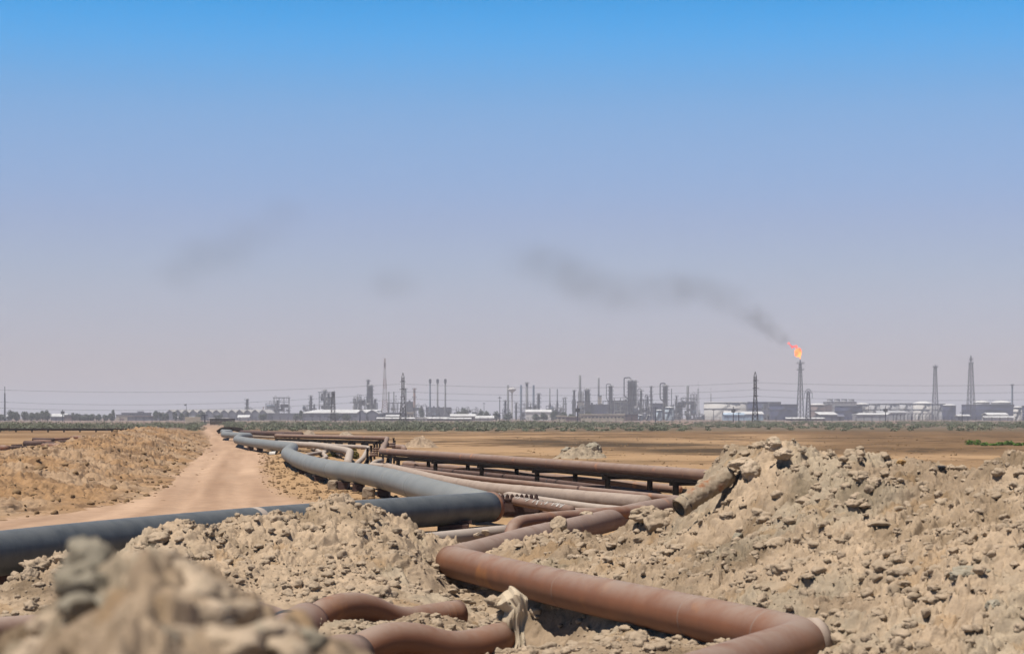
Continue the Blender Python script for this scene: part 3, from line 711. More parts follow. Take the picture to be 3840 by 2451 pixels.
# rust pipe on the rack
zr, rr = .795, .145
rk = Ts([(2900,1781),(2650,1758),(2016,1716),(1720,1696),(1432,1679)], zr, rr) + Ts([(1452,1634.5),(1250,1630),(1035,1626)], zr, rr)
pipe('rack_pipe', 'long rusty pipe carried on the black rack with an open Z bend', rk, rr, M['rust_dusty'], {'*':.8, 1:3, 2:3, 3:3}, .6, rings=[(1500,1683),(1640,1691),(1856,1706),(2200,1728),(2450,1744)], ring_w=.06, ring_r=1.02, n=28)
pipe('rack_pipe', 'pipe with its shade painted black, slung beneath the far side of the rack', [v_ + Vector((1.15, .5, -.27)) for v_ in rk[:5]], .12, M['black_steel'], {'*':2}, 1.0, n=16)  # shade beneath the rack is put into this pipe's black colour
def trestle(x, D, w, h, label):
    t = empty('pipe_trestle', (x, D, 0), label, 'trestle', 'black steel trestles under the rusty rack pipe')
    for (dx, dy, ext) in ((0, 0, .0), (w, .35, -.0)):
        mb = MB(); mb.box(x+dx-.075, x+dx+.075, D+dy-.06, D+dy+.06, -.2, h+ext); mb.build('post', M['black_steel'], t)
    mb = MB(); mb.bar((x-.15, D-.02, h-.09), (x+w+.15, D+.37, h-.09), .12, .13)
    mb.build('cross_beam', M['black_steel'], t)
    return t
ordn = ['first','second','third','fourth','fifth','sixth']
fr = [(1496,1748),(1636,1762),(1809,1777),(2016,1805),(2280,1837),(2534,1861)]
tr = []
def rk_at(px):
    for a, b in zip(rk[:5], rk[1:5]):
        pa, pb = CX+a.x/a.y*FX, CX+b.x/b.y*FX
        if min(pa,pb) <= px <= max(pa,pb):
            lo, hi = 0.0, 1.0
            for _ in range(30):
                m_ = (lo+hi)/2; q = a.lerp(b, m_); pq = CX+q.x/q.y*FX
                if (pq-px)*(pb-pa) < 0: lo = m_
                else: hi = m_
            return a.lerp(b, lo)
for i, (px, py) in enumerate(fr):
    q = rk_at(px); tr.append(trestle(q.x-.02, q.y-.25, 1.2, .63, f'{ordn[i]} black trestle of the near rack, counted from the Z bend'))
far_r = [(1184,1657),(1222,1660),(1265,1663),(1313,1666),(1362,1668.5)]
for i, (px, py) in enumerate(far_r):
    Dr = 1.25*FX/((1626+(px-1035)/(1452-1035)*8.5)-YH); x = (px-CX)/FX*Dr
    t = empty('pipe_trestle', (x, Dr, 0), f'{ordn[i]} black trestle of the far rack, counted from the grey pipeline', 'trestle', 'black steel trestles under the rusty rack pipe')
    for dx, dy in ((0, -.3), (.15, 1.3)):
        mb = MB(); mb.box(x+dx-.13, x+dx+.13, Dr+dy-.06, Dr+dy+.06, -.2, .58); mb.build('post', M['black_steel'], t)
    mb = MB(); mb.bar((x, Dr-.5, .52), (x, Dr+1.6, .52), .12); mb.build('cross_beam', M['black_steel'], t)
# longitudinal beams of the rack
for dx, dz, lab in ((-.10, -.185, 'long black beam under the near rack pipe'), (1.15, -.30, 'long black beam along the far posts of the near rack')):
    mb = MB()
    for a, b in zip(rk[:4], rk[1:5]): mb.bar(a + Vector((dx, -.05, dz)), b + Vector((dx, -.05, dz)), .07, .07)
    o = mb.build('rack_beam', M['black_steel'], base=(tr[0].location.x, tr[0].location.y, 0)); tag(o, lab, 'beam')
mb = MB(); q0 = rk[5]; q1 = rk[7]
mb.bar((q0.x, q0.y-.2, q0.z-.30), (q1.x, q1.y-.2, q1.z-.30), .10, .2)
o = mb.build('rack_beam', M['black_steel'], base=(q0.x, q0.y, 0)); tag(o, 'long black beam under the far rack pipe', 'beam')
# clutter of posts and stubs at the Z bend
bx = [(1378,1681,1736,8),(1392,1672,1734,8),(1404,1666,1722,8),(1414,1655,1712,7),(1424,1652,1708,7),(1436,1652,1722,8),(1476,1643,1680,6),(1481,1652,1676,5),(1456,1716,1738,9),(1478,1712,1738,8)]
for i, (px, y0, y1, w) in enumerate(bx):
    D_ = H*FX/(y1-YH); ww = w/FX*D_; x = (px-CX)/FX*D_; zt = H-(y0-YH)/FX*D_
    mb = MB(); mb.box(x-ww/2, x+ww/2, D_-ww/2, D_+ww/2, -.1, zt); mb.box(x-ww*.75, x+ww*.75, D_-ww*.7, D_+ww*.7, zt, zt+.04)
    o = mb.build('support_post', M['black_steel'], base=(x, D_, 0)); tag(o, 'black steel support post in the clutter at the Z bend of the rack pipe', 'post', 'support posts at the Z bend')
for i, (x0, x1, y, D_, r_) in enumerate([(1388,1416,1698,92,.045),(1390,1416,1706,90,.05),(1398,1420,1689,96,.04),(1404,1422,1681,99,.04),(1450,1480,1664,117,.09),(1452,1480,1672,113,.08)]):
    pipe('pipe_stub', 'short straight pipe stub between the posts at the Z bend', [P(x0,y,D_), P(x1,y+.5,D_+.4)], r_, M['rust_dusty'], .1, .4, cat='pipe stub', group='stubs at the Z bend', n=12)
pipe('ground_pipe', 'short rusty pipe with a pale end behind the Z bend of the rack', Ts([(1478,1665),(1512,1666),(1516,1674)], .35, .17), .17, M['rust_dusty'], .3, .5, n=16)
# pale pipes between the grey pipeline and the rack
pipe('branch_pipe', 'thicker beige pipe running beside the grey pipeline and turning down behind it', Ts([(1045,1650),(1198,1659),(1298,1675),(1313,1680)], .5, .18) + Ts([(1303,1722)], .3, .18), .18, M['pale_pipe'], {'*':1.0, 1:4, 2:.5, 3:.9}, .5, wob=.015, n=20)
pipe('branch_pipe', 'thinner beige pipe turning down beside the black posts', Ts([(1160,1655),(1250,1663),(1384,1669)], .5, .11) + Ts([(1371,1690),(1362,1708),(1338,1728)], .35, .11), .11, M['pale_pipe'], {'*':1.2}, .5, rings=[(1374,1688)], ring_w=.1, ring_r=1.05, ring_m=M['black'], ring_name='joint_band', n=18)
pipe('branch_pipe', 'beige pipe stub slanting down under the rack elbow', Ts([(1432,1717),(1410,1722),(1392,1733),(1440,1737)], .3, .11), .11, M['pale_pipe'], {'*':.4}, .3, n=16)
small = [([(1118,1666),(1170,1668),(1230,1674),(1278,1683),(1292,1690)], 'upper slender pipe of the jumbled branches'),
         ([(1165,1668),(1188,1680),(1208,1690)], 'short slender pipe dropping from the upper branch'),
         ([(1150,1698),(1185,1692),(1208,1689),(1215,1684)], 'slender pipe rising to the junction of the branches'),
         ([(1212,1712),(1224,1706),(1213,1694),(1222,1684),(1240,1680),(1246,1688)], 'hooked slender pipe in the middle of the branches'),
         ([(1244,1680),(1262,1688),(1280,1697)], 'short slender pipe slanting right from the hooked one')]
for l, lab in small:
    pipe('branch_pipe', lab, Ts(l, .22, .11), .11, M['pale_pipe'], {'*':1.0}, .4, n=14)
# far pipes and racks near the vanishing zigzags
pipe('branch_pipe', 'pale pipe crossing behind the second zigzag of the grey pipeline', Ts([(940,1628.5),(1034,1633)], .4, .14), .14, M['pale_pipe'], 1, 2, n=12)
pipe('rack_pipe', 'far dark rusty pipe along the top of the distant rack', Ts([(905,1611.5),(1000,1615.5),(1130,1618.2)], .75, .22), .22, M['dark_rust'], 1, 3, n=12)
pipe('rack_pipe', 'second far rusty pipe slanting across the distant rack', Ts([(1130,1618.5),(1060,1621),(1035,1624)], .7, .18), .18, M['dark_rust'], 1, 3, n=12)
pipe('rack_pipe', 'black pipe looping over the far end of the grey pipeline', [P(816,1620,262), P(833,1608,262), P(880,1607.5,262), P(905,1612,258)], .28, M['black_steel'], .3, 2, n=10)
for i in range(14):
    px = 905 + i*16.5; Dr = 235 - i*2.2; x = (px-CX)/FX*Dr
    mb = MB(); mb.box(x-.12, x+.12, Dr-.1, Dr+.1, -.2, .62); mb.box(x-.3, x+.3, Dr-.12, Dr+.12, .50, .625)
    o = mb.build('support_post', M['black_steel'], base=(x, Dr, 0)); tag(o, 'black post under the distant rack pipe', 'post', 'posts under the distant rack')

# concrete blocks carrying the grey pipeline
blocks = [(1112,1732,33,21,'square cracked block, largest pale one left of the curve'),(1216,0,0,0,None)]
blk = [(1109,1757,34,24),(1105,1733,34,13),(1065,1722,30,12),(1217,1780,42,28),(1395-230,1720,0,0),(1164,1798,36,24),(1250,1835,38,34),(1381,1872,46,44),(952,1675,22,13),(1003,1681,14,13),(1032,1682,12,10),(1056,1692,12,14)]
labs = ['square cracked concrete block left of the grey curve','low concrete slab stacked above the square block','broken concrete slab at the track side of the curve','largest pale concrete block under the curve of the grey pipeline',None,
        'crumbling concrete block half sunk in sand under the curve','tall crumbling block in the shadow under the grey pipeline','nearest crumbling block under the grey pipeline behind the spoil heap',
        'small concrete block under the straight far run of the grey pipeline','small square block second along the straight far run','narrow block third along the straight far run','dark block beside the elbow of the grey pipeline']
for (px, py, w, h), lab in zip(blk, labs):
    if not lab: continue
    D_ = H*FX/(py-YH); ww = w/FX*D_; hh = h/FX*D_; x = (px-CX)/FX*D_
    me_v, me_f = ICO[3]
    v = me_v.copy(); v = np.sign(v)*np.abs(v)**.38; v /= np.abs(v).max(0)
    v *= 1 + .07*fbm(v[:,0]*2+px, v[:,1]*2+v[:,2]*3, 3, 7)[:,None]
    v *= np.array([ww*.5, .3, hh*.5+.05])
    o = newobj('concrete_block', v.tolist(), me_f, M['concrete'], None, False); o.location = (x, D_+.1, hh*.5-.03); o.rotation_euler.z = rng.uniform(-.3,.3)
    tag(o, lab, 'block', 'concrete blocks under the grey pipeline')
# pipe supports in shadow under the curve
for i, (px, ytop) in enumerate([(1140,1700),(1200,1716),(1290,1731),(1345,1736),(1440,1750),(940,1641),(975,1644),(1030,1650)]):
    c = T(px, ytop, .55, .30)
    mb = MB(); mb.box(c.x-.16, c.x+.16, c.y-.35, c.y+.35, -.1, .23); mb.box(c.x-.24, c.x+.24, c.y-.28, c.y+.28, .231, .262)
    o = mb.build('pipe_saddle', M['dark_rust'], base=(c.x, c.y, 0)); tag(o, 'squat saddle block hidden in the shade under the grey pipeline', 'saddle', 'saddles under the grey pipeline')
for i, (px, ytop) in enumerate([(100,1978),(1000,1897),(1700,1852)]):
    c = T(px, ytop, zg, rg)
    mb = MB(); mb.box(c.x-.3, c.x+.3, c.y-.3, c.y+.3, -.1, .13); mb.box(c.x-.36, c.x+.36, c.y-.08, c.y+.08, .131, .2)
    o = mb.build('pipe_saddle', M['dark_rust'], base=(c.x, c.y, 0)); tag(o, 'saddle block in the shade under the slate pipe', 'saddle', 'saddles under the slate pipe')
# bucket on the sand
D_ = H*FX/(1708-YH); c = P(1024, 1701, D_)
bk = empty('bucket', (c.x, c.y, 0), 'white battered bucket lying on its side in the sand by the track', 'bucket')
ax = Vector((.35, -.12, .0)).normalized()
v, f = sweep([c - ax*.2, c + ax*.2], [.13, .16], 20, False); v2, f2 = sweep([c - ax*.2, c - ax*.19], [.128,.128], 20, True)
mb = MB(); mb.add(v, f); mb.add(v2, f2); mb.build('bucket_wall', M['white_paint'], bk, True)
v, f = sweep([c + ax*.16, c + ax*.165], .145, 20, True); mb = MB(); mb.add(v, f); mb.build('inside_shade', M['black'], bk)  # black disc across the mouth paints the shade inside the bucket
v, f = sweep([c - ax*.2, c - ax*.32, c - ax*.36 + Vector((0,0,-.05))], [.03,.05,.02], 8, True); mb = MB(); mb.add(v, f); mb.build('torn_rim', M['black'], bk)
# ------------------------------------------------------------------ spoil berm left of the track
rows_b = np.geomspace(31, 245, 950); tt = np.concatenate([np.linspace(-.8, 7, 300), np.linspace(7.1, 15, 60)])
Tt, D = np.meshgrid(tt, rows_b); X = edge_left(D) - Tt
hh = np.interp(D, [31,45,60,90,120,160,200,235,245], [.45,.60,.70,.80,1.0,1.12,1.1,.6,0])
ew = .7*fbm(D*.35, D*0+3, 3, 55)
prof = smooth(-.2, 1.2, Tt+ew)*.16 + smooth(1.3, 3.2, Tt+ew)*.50 + smooth(3.0, 5.8, Tt+ew)*.34
prof = prof*(1-smooth(5.2, 9.5, Tt)*.97)
far_s = np.clip(D/60, .8, 2.2)
rough_b = (.12*fbm(X*.8, D*.6, 4, 401) + .09*(fbm(X*2.5, D*1.6, 4, 402)) + clods(X, D*.7, .5, 403, .35)*.55 + clods(X, D*.7, .22, 404, .5)*.7 + clods(X, D*.8, .11, 405, .5)*.6 + .14*smooth(-.02,.08,fbm(X*.9, D*.5, 4, 421)) + .08*smooth(-.02,.07,fbm(X*2.3, D*1.2, 3, 422)) - .1)
Zb = hh*prof*(1+.25*fbm(X*.3, D*.12, 3, 406)) + rough_b*smooth(-.6, 1.5, Tt)*smooth(15, 10, Tt)*np.clip(hh*1.2, 0, 1) - .10*(1-smooth(-.8,-.2,Tt)) - .12*smooth(13.5,15,Tt)
cb = np.array((.27,.17,.088)); cb2 = np.array((.33,.235,.15)); cb3 = np.array((.125,.075,.04))
a = smooth(-.35,.3,fbm(X*.4, D*.2, 4, 411))[...,None]; colb = cb*(1-a)+cb2*a*.9
b_ = (smooth(.05,.35,fbm(X*1.8, D*.9, 4, 412))*.7)[...,None]; colb = colb*(1-b_)+cb3*b_
o = gridmesh('spoil_berm', X, D, Zb, M['berm'], np.clip(colb,0,1)); tag(o, 'long rough berm of ochre spoil left of the dirt track', kind='structure')
BZ = Zb
pl = []
for k in range(2600):
    D_ = 31*(240/31)**rng.random(); t = rng.uniform(-1.2, 9); j = int(np.searchsorted(tt, t)); i = int(np.searchsorted(rows_b, D_))
    z = float(BZ[min(i,949), min(j,359)]); s = .025 + .13*rng.random()**4
    if t > .5 and rng.random() < .3: s *= 1.3
    pl.append((float(edge_left(D_))-t, D_, z+s*.2, s, rng.randint(0,9999)))
stuff_rocks('berm_rubble', pl, M['clod_far'], 'dark ochre clods littering the berm left of the track', 1)
pl = []
for k in range(2400):
    D_ = 47*(200/47)**rng.random(); e = float(edge_right(D_)); x = e + rng.gauss(1.1, 1.0)
    if x < e - .3: continue
    s = .02 + .08*rng.random()**4; z = float(ground_height(np.array([[x]]), np.array([[D_]]))[0,0])
    pl.append((x, D_, z+s*.2, s, rng.randint(0,9999)))
stuff_rocks('verge_rubble', pl, M['clod_far'], 'small ochre clods along the right verge of the track', 1)
pl = []
for k in range(1500):
    D_ = 60*(240/60)**rng.random(); x = rng.uniform(.0, .30)*D_
    s = .03 + .10*rng.random()**3; pl.append((x, D_, s*.15, s, rng.randint(0,9999)))
stuff_rocks('plain_rubble', pl, M['clod_far'], 'scattered soil clods on the ploughed plain', 1)

# small heaps on the plain
def heap(px0, px1, ytop, ybase, label, m, seed, colr):
    D0 = H*FX/(ybase-YH); w = (px1-px0)/FX*D0; h = (ybase-ytop)/FX*D0; cx = ((px0+px1)/2-CX)/FX*D0
    n = 110; U_, V_ = np.meshgrid(np.linspace(-1,1,n), np.linspace(-1,1,n))
    e = smooth(1.0, .1, np.sqrt(U_**2+V_**2)); x = U_*w*.5; y = V_*w*.5
    z = e*(h*.8 + .3*h*fbm(x*1.6+seed, y*1.6, 4, seed)) + (clods(x, y, .35, seed+1, .5)*.8 + clods(x, y, .17, seed+2, .6)*.9 + clods(x,y,.4,seed+3,.3)*.6)*smooth(0,.3,e) - .03
    c = np.array(colr)*(1+.3*fbm(x*2, y*2, 4, seed+4)[...,None])
    o = gridmesh('clay_heap', x, y, z, M['berm'], c); o.location = (cx, D0 + w*.25, 0)
    return tag(o, label, 'heap')
heap(2060,2300,1672,1718,'grey clay heap with a boulder on the plain beyond the rack','',3,(.27,.225,.165))
heap(1495,1655,1634,1678,'low pale heap of cracked clay on the plain right of the Z bend','',13,(.31,.24,.17))
heap(1128,1186,1608,1630,'small pale heap in front of the scrub, left one','',23,(.30,.245,.185))
heap(1262,1330,1616,1632,'small pale heap in front of the scrub, right one','',33,(.30,.245,.185))
heap(700,745,1622,1652,'small ochre heap at the far end of the berm','',43,(.27,.18,.11))
rock('boulder', P(2222,1683,116), (.62,.5,.42), M['rock_grey'], 'big dark boulder on top of the grey clay heap on the plain', 'boulder', None, 4, lump=.5)
rock('boulder', P(2125,1687,115), (.42,.4,.26), M['rock_grey'], 'smaller crumbly boulder on the left of the grey clay heap on the plain', 'boulder', None, 4, lump=.6)

# ------------------------------------------------------------------ discarded pipes on the left field
junk = [(0,28,1680,1683,.22,'short dark pipe at the left edge of the field'),(28,96,1679,1676,.14,'thin tan pipe lying beside the left edge'),(94,162,1662,1668,.22,'black shadowed pipe lying on the left field'),
        (162,244,1672,1674,.22,'thick brown pipe lying nearest in the discarded group'),(128,190,1654,1656,.14,'thin rusty pipe behind the black one'),(126,200,1647,1651,.18,'red brown pipe far left in the discarded group'),
        (180,262,1647,1643,.16,'slim red pipe in the middle of the discarded group'),(222,262,1656,1655,.15,'short red pipe in the middle of the discarded group'),(270,364,1640,1646,.2,'long dark pipe at the back of the discarded group'),
        (318,372,1652,1656,.2,'thick dark pipe at the right of the discarded group'),(338,366,1637,1637,.14,'short red pipe at the back right'),(160,205,1660,1664,.13,'small tan pipe between the thicker ones'),
        (45,80,1670,1669,.1,'thin pale pipe lying alone at the left'),(392,414,1638,1638,.12,'short dark pipe beside the berm')]
for (x0, x1, y0, y1, r_, lab) in junk:
    a = G(x0, y0, r_); b = G(x1, y1, r_); b = a + (b-a).normalized()*min((b-a).length, (x1-x0)/FX*a.y*1.35)
    b = Vector((Pz(x1, b.y, 0).x, b.y, r_))
    pipe('discarded_pipe', lab, [a, b], r_, M['rust'] if rng.random() < .5 else M['dark_rust'], .1, 2, cat='pipe', group='discarded pipes on the left field', n=14)
lo = pipe('boundary_pipe', 'long thin black pipe on low feet across the far left field', [Pz(-200, 300, .45), Pz(500, 300, .40)], .16, M['black_steel'], .1, 4, n=8)
mb = MB()
for k in range(12):
    x = Pz(-180+k*60, 300, 0).x; mb.box(x-.1, x+.1, 299.9, 300.1, -.1, .3)
o = mb.build('feet', M['black_steel'], lo)

# ------------------------------------------------------------------ plants
def leafmat(name, c1, c2, s=1.0):
    return mat(name, c1, c2, s, .8)
M['scrub'] = leafmat('scrub_leaves', (.17,.18,.12), (.10,.115,.072), .6)
M['tree'] = leafmat('tree_leaves', (.05,.075,.035), (.035,.05,.028), .5)
M['bright'] = leafmat('bright_leaves', (.10,.19,.025), (.06,.12,.02), 3)
M['weed'] = leafmat('weed_leaves', (.20,.16,.02), (.10,.10,.015), 4)
M['bark'] = mat('bark', (.10,.075,.05), (.07,.05,.035), 5, .9)
def leaves(cx, cy, cz, rx, ry, rz, n, size, out):
    pts = np.random.RandomState(rng.randint(0, 1<<30)).normal(size=(n, 3)); ln = np.linalg.norm(pts, axis=1)[:,None]
    rs = np.random.RandomState(rng.randint(0, 1<<30))
    pts = pts/ln*(rs.uniform(0,1,(n,1))**.45); c = pts*np.array([rx,ry,rz]) + np.array([cx,cy,cz])
    a = rs.normal(size=(n,3)); a /= np.linalg.norm(a,axis=1)[:,None]; b = np.cross(a, rs.normal(size=(n,3))); b /= np.linalg.norm(b,axis=1)[:,None]
    s = size*rs.uniform(.5,1.3,(n,1))
    out.append(np.stack([c-a*s, c+b*s*.6, c+a*s, c-b*s*.6], 1))
def leafobj(name, chunks, m, parent=None, base=None):
    q = np.concatenate(chunks); n = len(q); v = q.reshape(-1,3)
    if base is not None: v = v - np.array(base)
    me = bpy.data.meshes.new(name); me.vertices.add(n*4); me.vertices.foreach_set('co', v.astype(np.float32).ravel())
    me.loops.add(n*4); me.loops.foreach_set('vertex_index', np.arange(n*4, dtype=np.int32))
    me.polygons.add(n); me.polygons.foreach_set('loop_start', np.arange(0, n*4, 4, dtype=np.int32)); me.update(calc_edges=True)
    me.materials.append(m); o = bpy.data.objects.new(name, me); COL.objects.link(o)
    if parent: o.parent = parent
    elif base is not None: o.location = base
    return o
out = []
for k in range(5600):            # the belt of scrub between plain and refinery
    D_ = 320 + 620*rng.random()**1.2; px = rng.uniform(-150, 4000)
    x = (px-CX)/FX*D_; 
    if road_mask(np.array([[x]]), np.array([[D_]]))[0,0] > .1: continue
    w = vnoise(np.array([x*.02]), np.array([D_*.012]), 5)[0]
    if px < 700 and (D_ > 520 or w < -.25): continue
    if px > 2500 and (D_ < 420 and rng.random() < .8 or rng.random() < .15): continue
    if D_ > 560 and 900 < px < 2600 and rng.random() < .5: continue
    w2 = vnoise(np.array([x*.07]), np.array([D_*.03]), 15)[0]
    if w2 < -.25 and rng.random() < .75: continue
    hgt = rng.uniform(.7, 2.3)*(1+.5*w2)*(1 + .8*w)*(.8 if px > 2500 else 1)
    hgt = max(min(hgt, 2.2 - (rng.uniform(11, 30)-6*w)*D_/FX), .35)
    wid = hgt*rng.uniform(.8, 2.2)
    leaves(x, D_, hgt*.45, wid, wid, hgt*.55, int(70 + 30*hgt), .15, out)
o = leafobj('desert_scrub', out, M['scrub']); tag(o, 'belt of grey green desert scrub between the plain and the refinery', kind='stuff')
def bush(px, py, w, h, m, label, cat='bush', name='bush', n=700, size=.05, group=None):
    D_ = H*FX/(py-YH); ww = w/FX*D_; h_ = h/FX*D_; x = (px-CX)/FX*D_; out = []
    for k in range(5): leaves(x + rng.uniform(-.35,.35)*ww, D_ + rng.uniform(-.3,.3)*ww, h_*.4, ww*.28, ww*.28, h_*rng.uniform(.4,.62), n//5, size, out)
    o = leafobj(name, out, m, None, (x, D_, 0)); return tag(o, label, cat, group)
for q, (px, w, h) in enumerate([(3650,50,22),(3690,44,15),(3726,34,9),(3752,36,13),(3786,38,18),(3822,40,12),(3862,60,19)]):
    bush(px, 1668 + (q*7)%4, w, h, M['bright'], ['roundest','second','third and lowest','fourth','fifth','sixth','last'][q] + ' bright green bush from the left in the green row', n=700, size=.06)
for (px, py, w, h, lab) in [(1262,1712,60,22,'ochre weeds between the jumbled branch pipes'),(1330,1720,40,34,'tall ochre weeds between the two beige down pipes'),(1320,1690,36,16,'ochre weeds behind the beige down pipe'),
        (1165,1682,36,14,'small ochre weeds at the start of the branch pipes'),(2090,1828,36,12,'small green weed growing behind the wrapped pipe'),(880,1640,20,8,'low weed at the second zigzag of the grey pipeline')]:
    bush(px, py, w, h, M['weed'], lab, 'weed', 'weed', 900, .045)
bush(330,1700,60,8,M['weed'],'yellowish weeds on the crest of the berm','weed','weed',500,.06)

def tree(px, ytop, w, D_, label, conical=False):
    x = (px-CX)/FX*D_; h = H + (YH-ytop)/FX*D_; ww = w/FX*D_
    t = empty('tree', (x, D_, 0), label, 'tree')
    mb = MB(); mb.cyl(x, D_, 0, h*.45, .28, .16, 7)
    for k in range(4):
        a = rng.uniform(0, 6.3); mb.bar((x,D_,h*.3), (x+math.cos(a)*ww*.25, D_+math.sin(a)*ww*.25, h*.65), .14)
    mb.build('trunk', M['bark'], t)
    out = []
    for k in range(7):
        a = rng.uniform(0, 6.3); rr_ = rng.uniform(.0,.3)*ww; zc = rng.uniform(.3,.72)*h; rz = min(h-zc, h*.28)
        s = (1-zc/h)*1.3 if conical else 1
        leaves(x+math.cos(a)*rr_*s, D_+math.sin(a)*rr_*s, zc, ww*rng.uniform(.2,.3)*s, ww*.28*s, rz, 75, .55, out)
    leaves(x, D_, h*.4, ww*.4, ww*.4, h*.35, 160, .6, out)
    o = leafobj('crown', out, M['tree'], t, (x, D_, 0))
    return t
trees = [(38,1533,34,1300),(62,1541,30,1290),(95,1538,34,1310),(120,1543,28,1280),(140,1542,30,1300),(160,1533,36,1290),(178,1535,30,1305),(5,1550,30,1300),
 (282,1547,26,1350),(302,1551,26,1360),(322,1549,28,1350),(345,1548,28,1340),(370,1552,28,1350),(396,1550,26,1350),(424,1529,18,1340),(418,1548,30,1345),
 (583,1538,22,1400),(604,1537,22,1410),(622,1548,24,1390),(657,1537,20,1400),(680,1546,24,1400),(698,1540,18,1420),(759,1536,20,1400),(745,1550,26,1390),(820,1552,26,1400),(985,1548,30,1400),
 (1128,1535,18,1500),(1110,1546,24,1480),(1258,1543,46,1280),(1298,1552,40,1290),(1430,1530,6,1700),(1582,1524,24,1700),(1740,1522,40,1500),(1722,1535,24,1510),(1800,1532,28,1500),(1830,1537,34,1490),(1862,1540,34,1500),(1905,1542,34,1480),
 (2040,1545,34,1450),(2075,1538,34,1460),(2110,1543,34,1440),(2145,1548,34,1450),(2180,1545,34,1440),(2205,1541,34,1460),(2228,1550,30,1440),(2010,1550,34,1440)]
words_side = {0:'at the far left edge'}
for i, (px, yt, w, D_) in enumerate(trees):
    zone = ('left clump of dark trees' if px < 200 else 'row of trees left of the flat roofed buildings' if px < 440 else 'scattered trees before the saw tooth roofs' if px < 1000 else
            'trees beside the long white roofed shed' if px < 1350 else 'trees beneath the three capped stacks' if px < 1700 else 'trees left of the water tower' if px < 1950 else 'tree belt left of the beige long building')
    zs = [t for t in trees if ('left clump of dark trees' if t[0] < 200 else 'row of trees left of the flat roofed buildings' if t[0] < 440 else 'scattered trees before the saw tooth roofs' if t[0] < 1000 else
            'trees beside the long white roofed shed' if t[0] < 1350 else 'trees beneath the three capped stacks' if t[0] < 1700 else 'trees left of the water tower' if t[0] < 1950 else 'tree belt left of the beige long building') == zone]
    k = sorted(zs).index((px, yt, w, D_))
    on = ['first','second','third','fourth','fifth','sixth','seventh','eighth','ninth','tenth'][k]
    t = tree(px, yt, w*1.15, D_, f'{on} tree from the left in the {zone}', w < 8); t['group'] = zone
# ------------------------------------------------------------------ the refinery on the horizon
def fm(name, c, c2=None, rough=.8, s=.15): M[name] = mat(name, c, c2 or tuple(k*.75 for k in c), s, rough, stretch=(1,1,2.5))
fm('steel_dark', (.020,.025,.05)); fm('steel_mid', (.05,.056,.08)); fm('steel_light', (.26,.26,.26)); fm('stack_blue', (.09,.12,.17)); fm('stack_rust', (.26,.15,.12))  # blue of the distant haze mixed into steel_dark, wall_grey and tank_dark
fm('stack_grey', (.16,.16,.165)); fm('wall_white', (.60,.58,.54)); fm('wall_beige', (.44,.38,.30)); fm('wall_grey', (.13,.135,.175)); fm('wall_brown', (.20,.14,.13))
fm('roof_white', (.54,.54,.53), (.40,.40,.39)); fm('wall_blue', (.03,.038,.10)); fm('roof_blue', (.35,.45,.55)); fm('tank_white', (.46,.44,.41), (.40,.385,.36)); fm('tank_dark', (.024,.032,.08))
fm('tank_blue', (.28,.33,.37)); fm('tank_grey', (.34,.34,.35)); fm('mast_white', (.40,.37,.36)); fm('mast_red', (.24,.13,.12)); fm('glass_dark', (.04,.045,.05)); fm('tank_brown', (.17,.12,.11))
WIN = []
def X_(px, D): return (px-CX)/FX*D
def Z_(py, D): return max(0.0, H + (YH-py)/FX*D)
def stack(px, yt, w, D, label, m='stack_blue', cap=None, taper=1.0, w2=None, ysplit=None, name='chimney', plat=0, ybase=None, group=None):
    x = X_(px, D); h = Z_(yt, D); r = w/2/FX*D
    t = empty(name, (x, D, 0), label, 'chimney' if name == 'chimney' else 'column', group)
    mb = MB()
    if w2: zs = Z_(ysplit, D); r2 = w2/2/FX*D; prof = [(r2,0),(r2,zs-2),(r,zs+1),(r*taper,h)]
    else: prof = [(r/taper if taper<1 else r,0),(r,h)] if taper >= 1 else [(r,0),(r*taper,h)]
    prof = prof + [(prof[-1][0]*.8, h), (prof[-1][0]*.8, h-.6)]
    mb.lathe(x, D, prof, 14); mb.build('shaft', M[m], t, True)
    if cap:
        rc = cap/2/FX*D; mb = MB(); mb.lathe(x, D, [(r*1.02,h-4.2),(rc,h-2.6),(rc,h-.9),(r*1.05,h+.15)], 14); mb.build('cap', M['steel_dark'], t, True)
    if plat:
        mb = MB()
        for k in range(plat):
            z = h*(1-.12-.22*k/1.2) if k else h-1.2
            rr_ = (w2/2/FX*D if (w2 and z < Z_(ysplit, D)) else r)*1.02
            mb.lathe(x, D, [(rr_,z),(rr_+1.0,z),(rr_+1.0,z+.18),(rr_,z+.18)], 12)
            for a in range(8): mb.bar((x+(rr_+.95)*math.cos(a*.785), D+(rr_+.95)*math.sin(a*.785), z+.1), (x+(rr_+.95)*math.cos(a*.785), D+(rr_+.95)*math.sin(a*.785), z+1.2), .16)
            mb.lathe(x, D, [(rr_+.93,z+1.1),(rr_+1.03,z+1.1),(rr_+1.03,z+1.25),(rr_+.93,z+1.25),(rr_+.93,z+1.1)], 12)
        mb.build('platform', M['steel_dark'], t)
    # ladder
    mb = MB(); zl = h; rb_ = (w2/2/FX*D if w2 else r)
    for s_ in (-.3,.3): mb.bar((x+s_, D-rb_-.35, 0), (x+s_, D-r-.35, zl), .12)
    mb.build('ladder', M['steel_mid'], t)
    return t
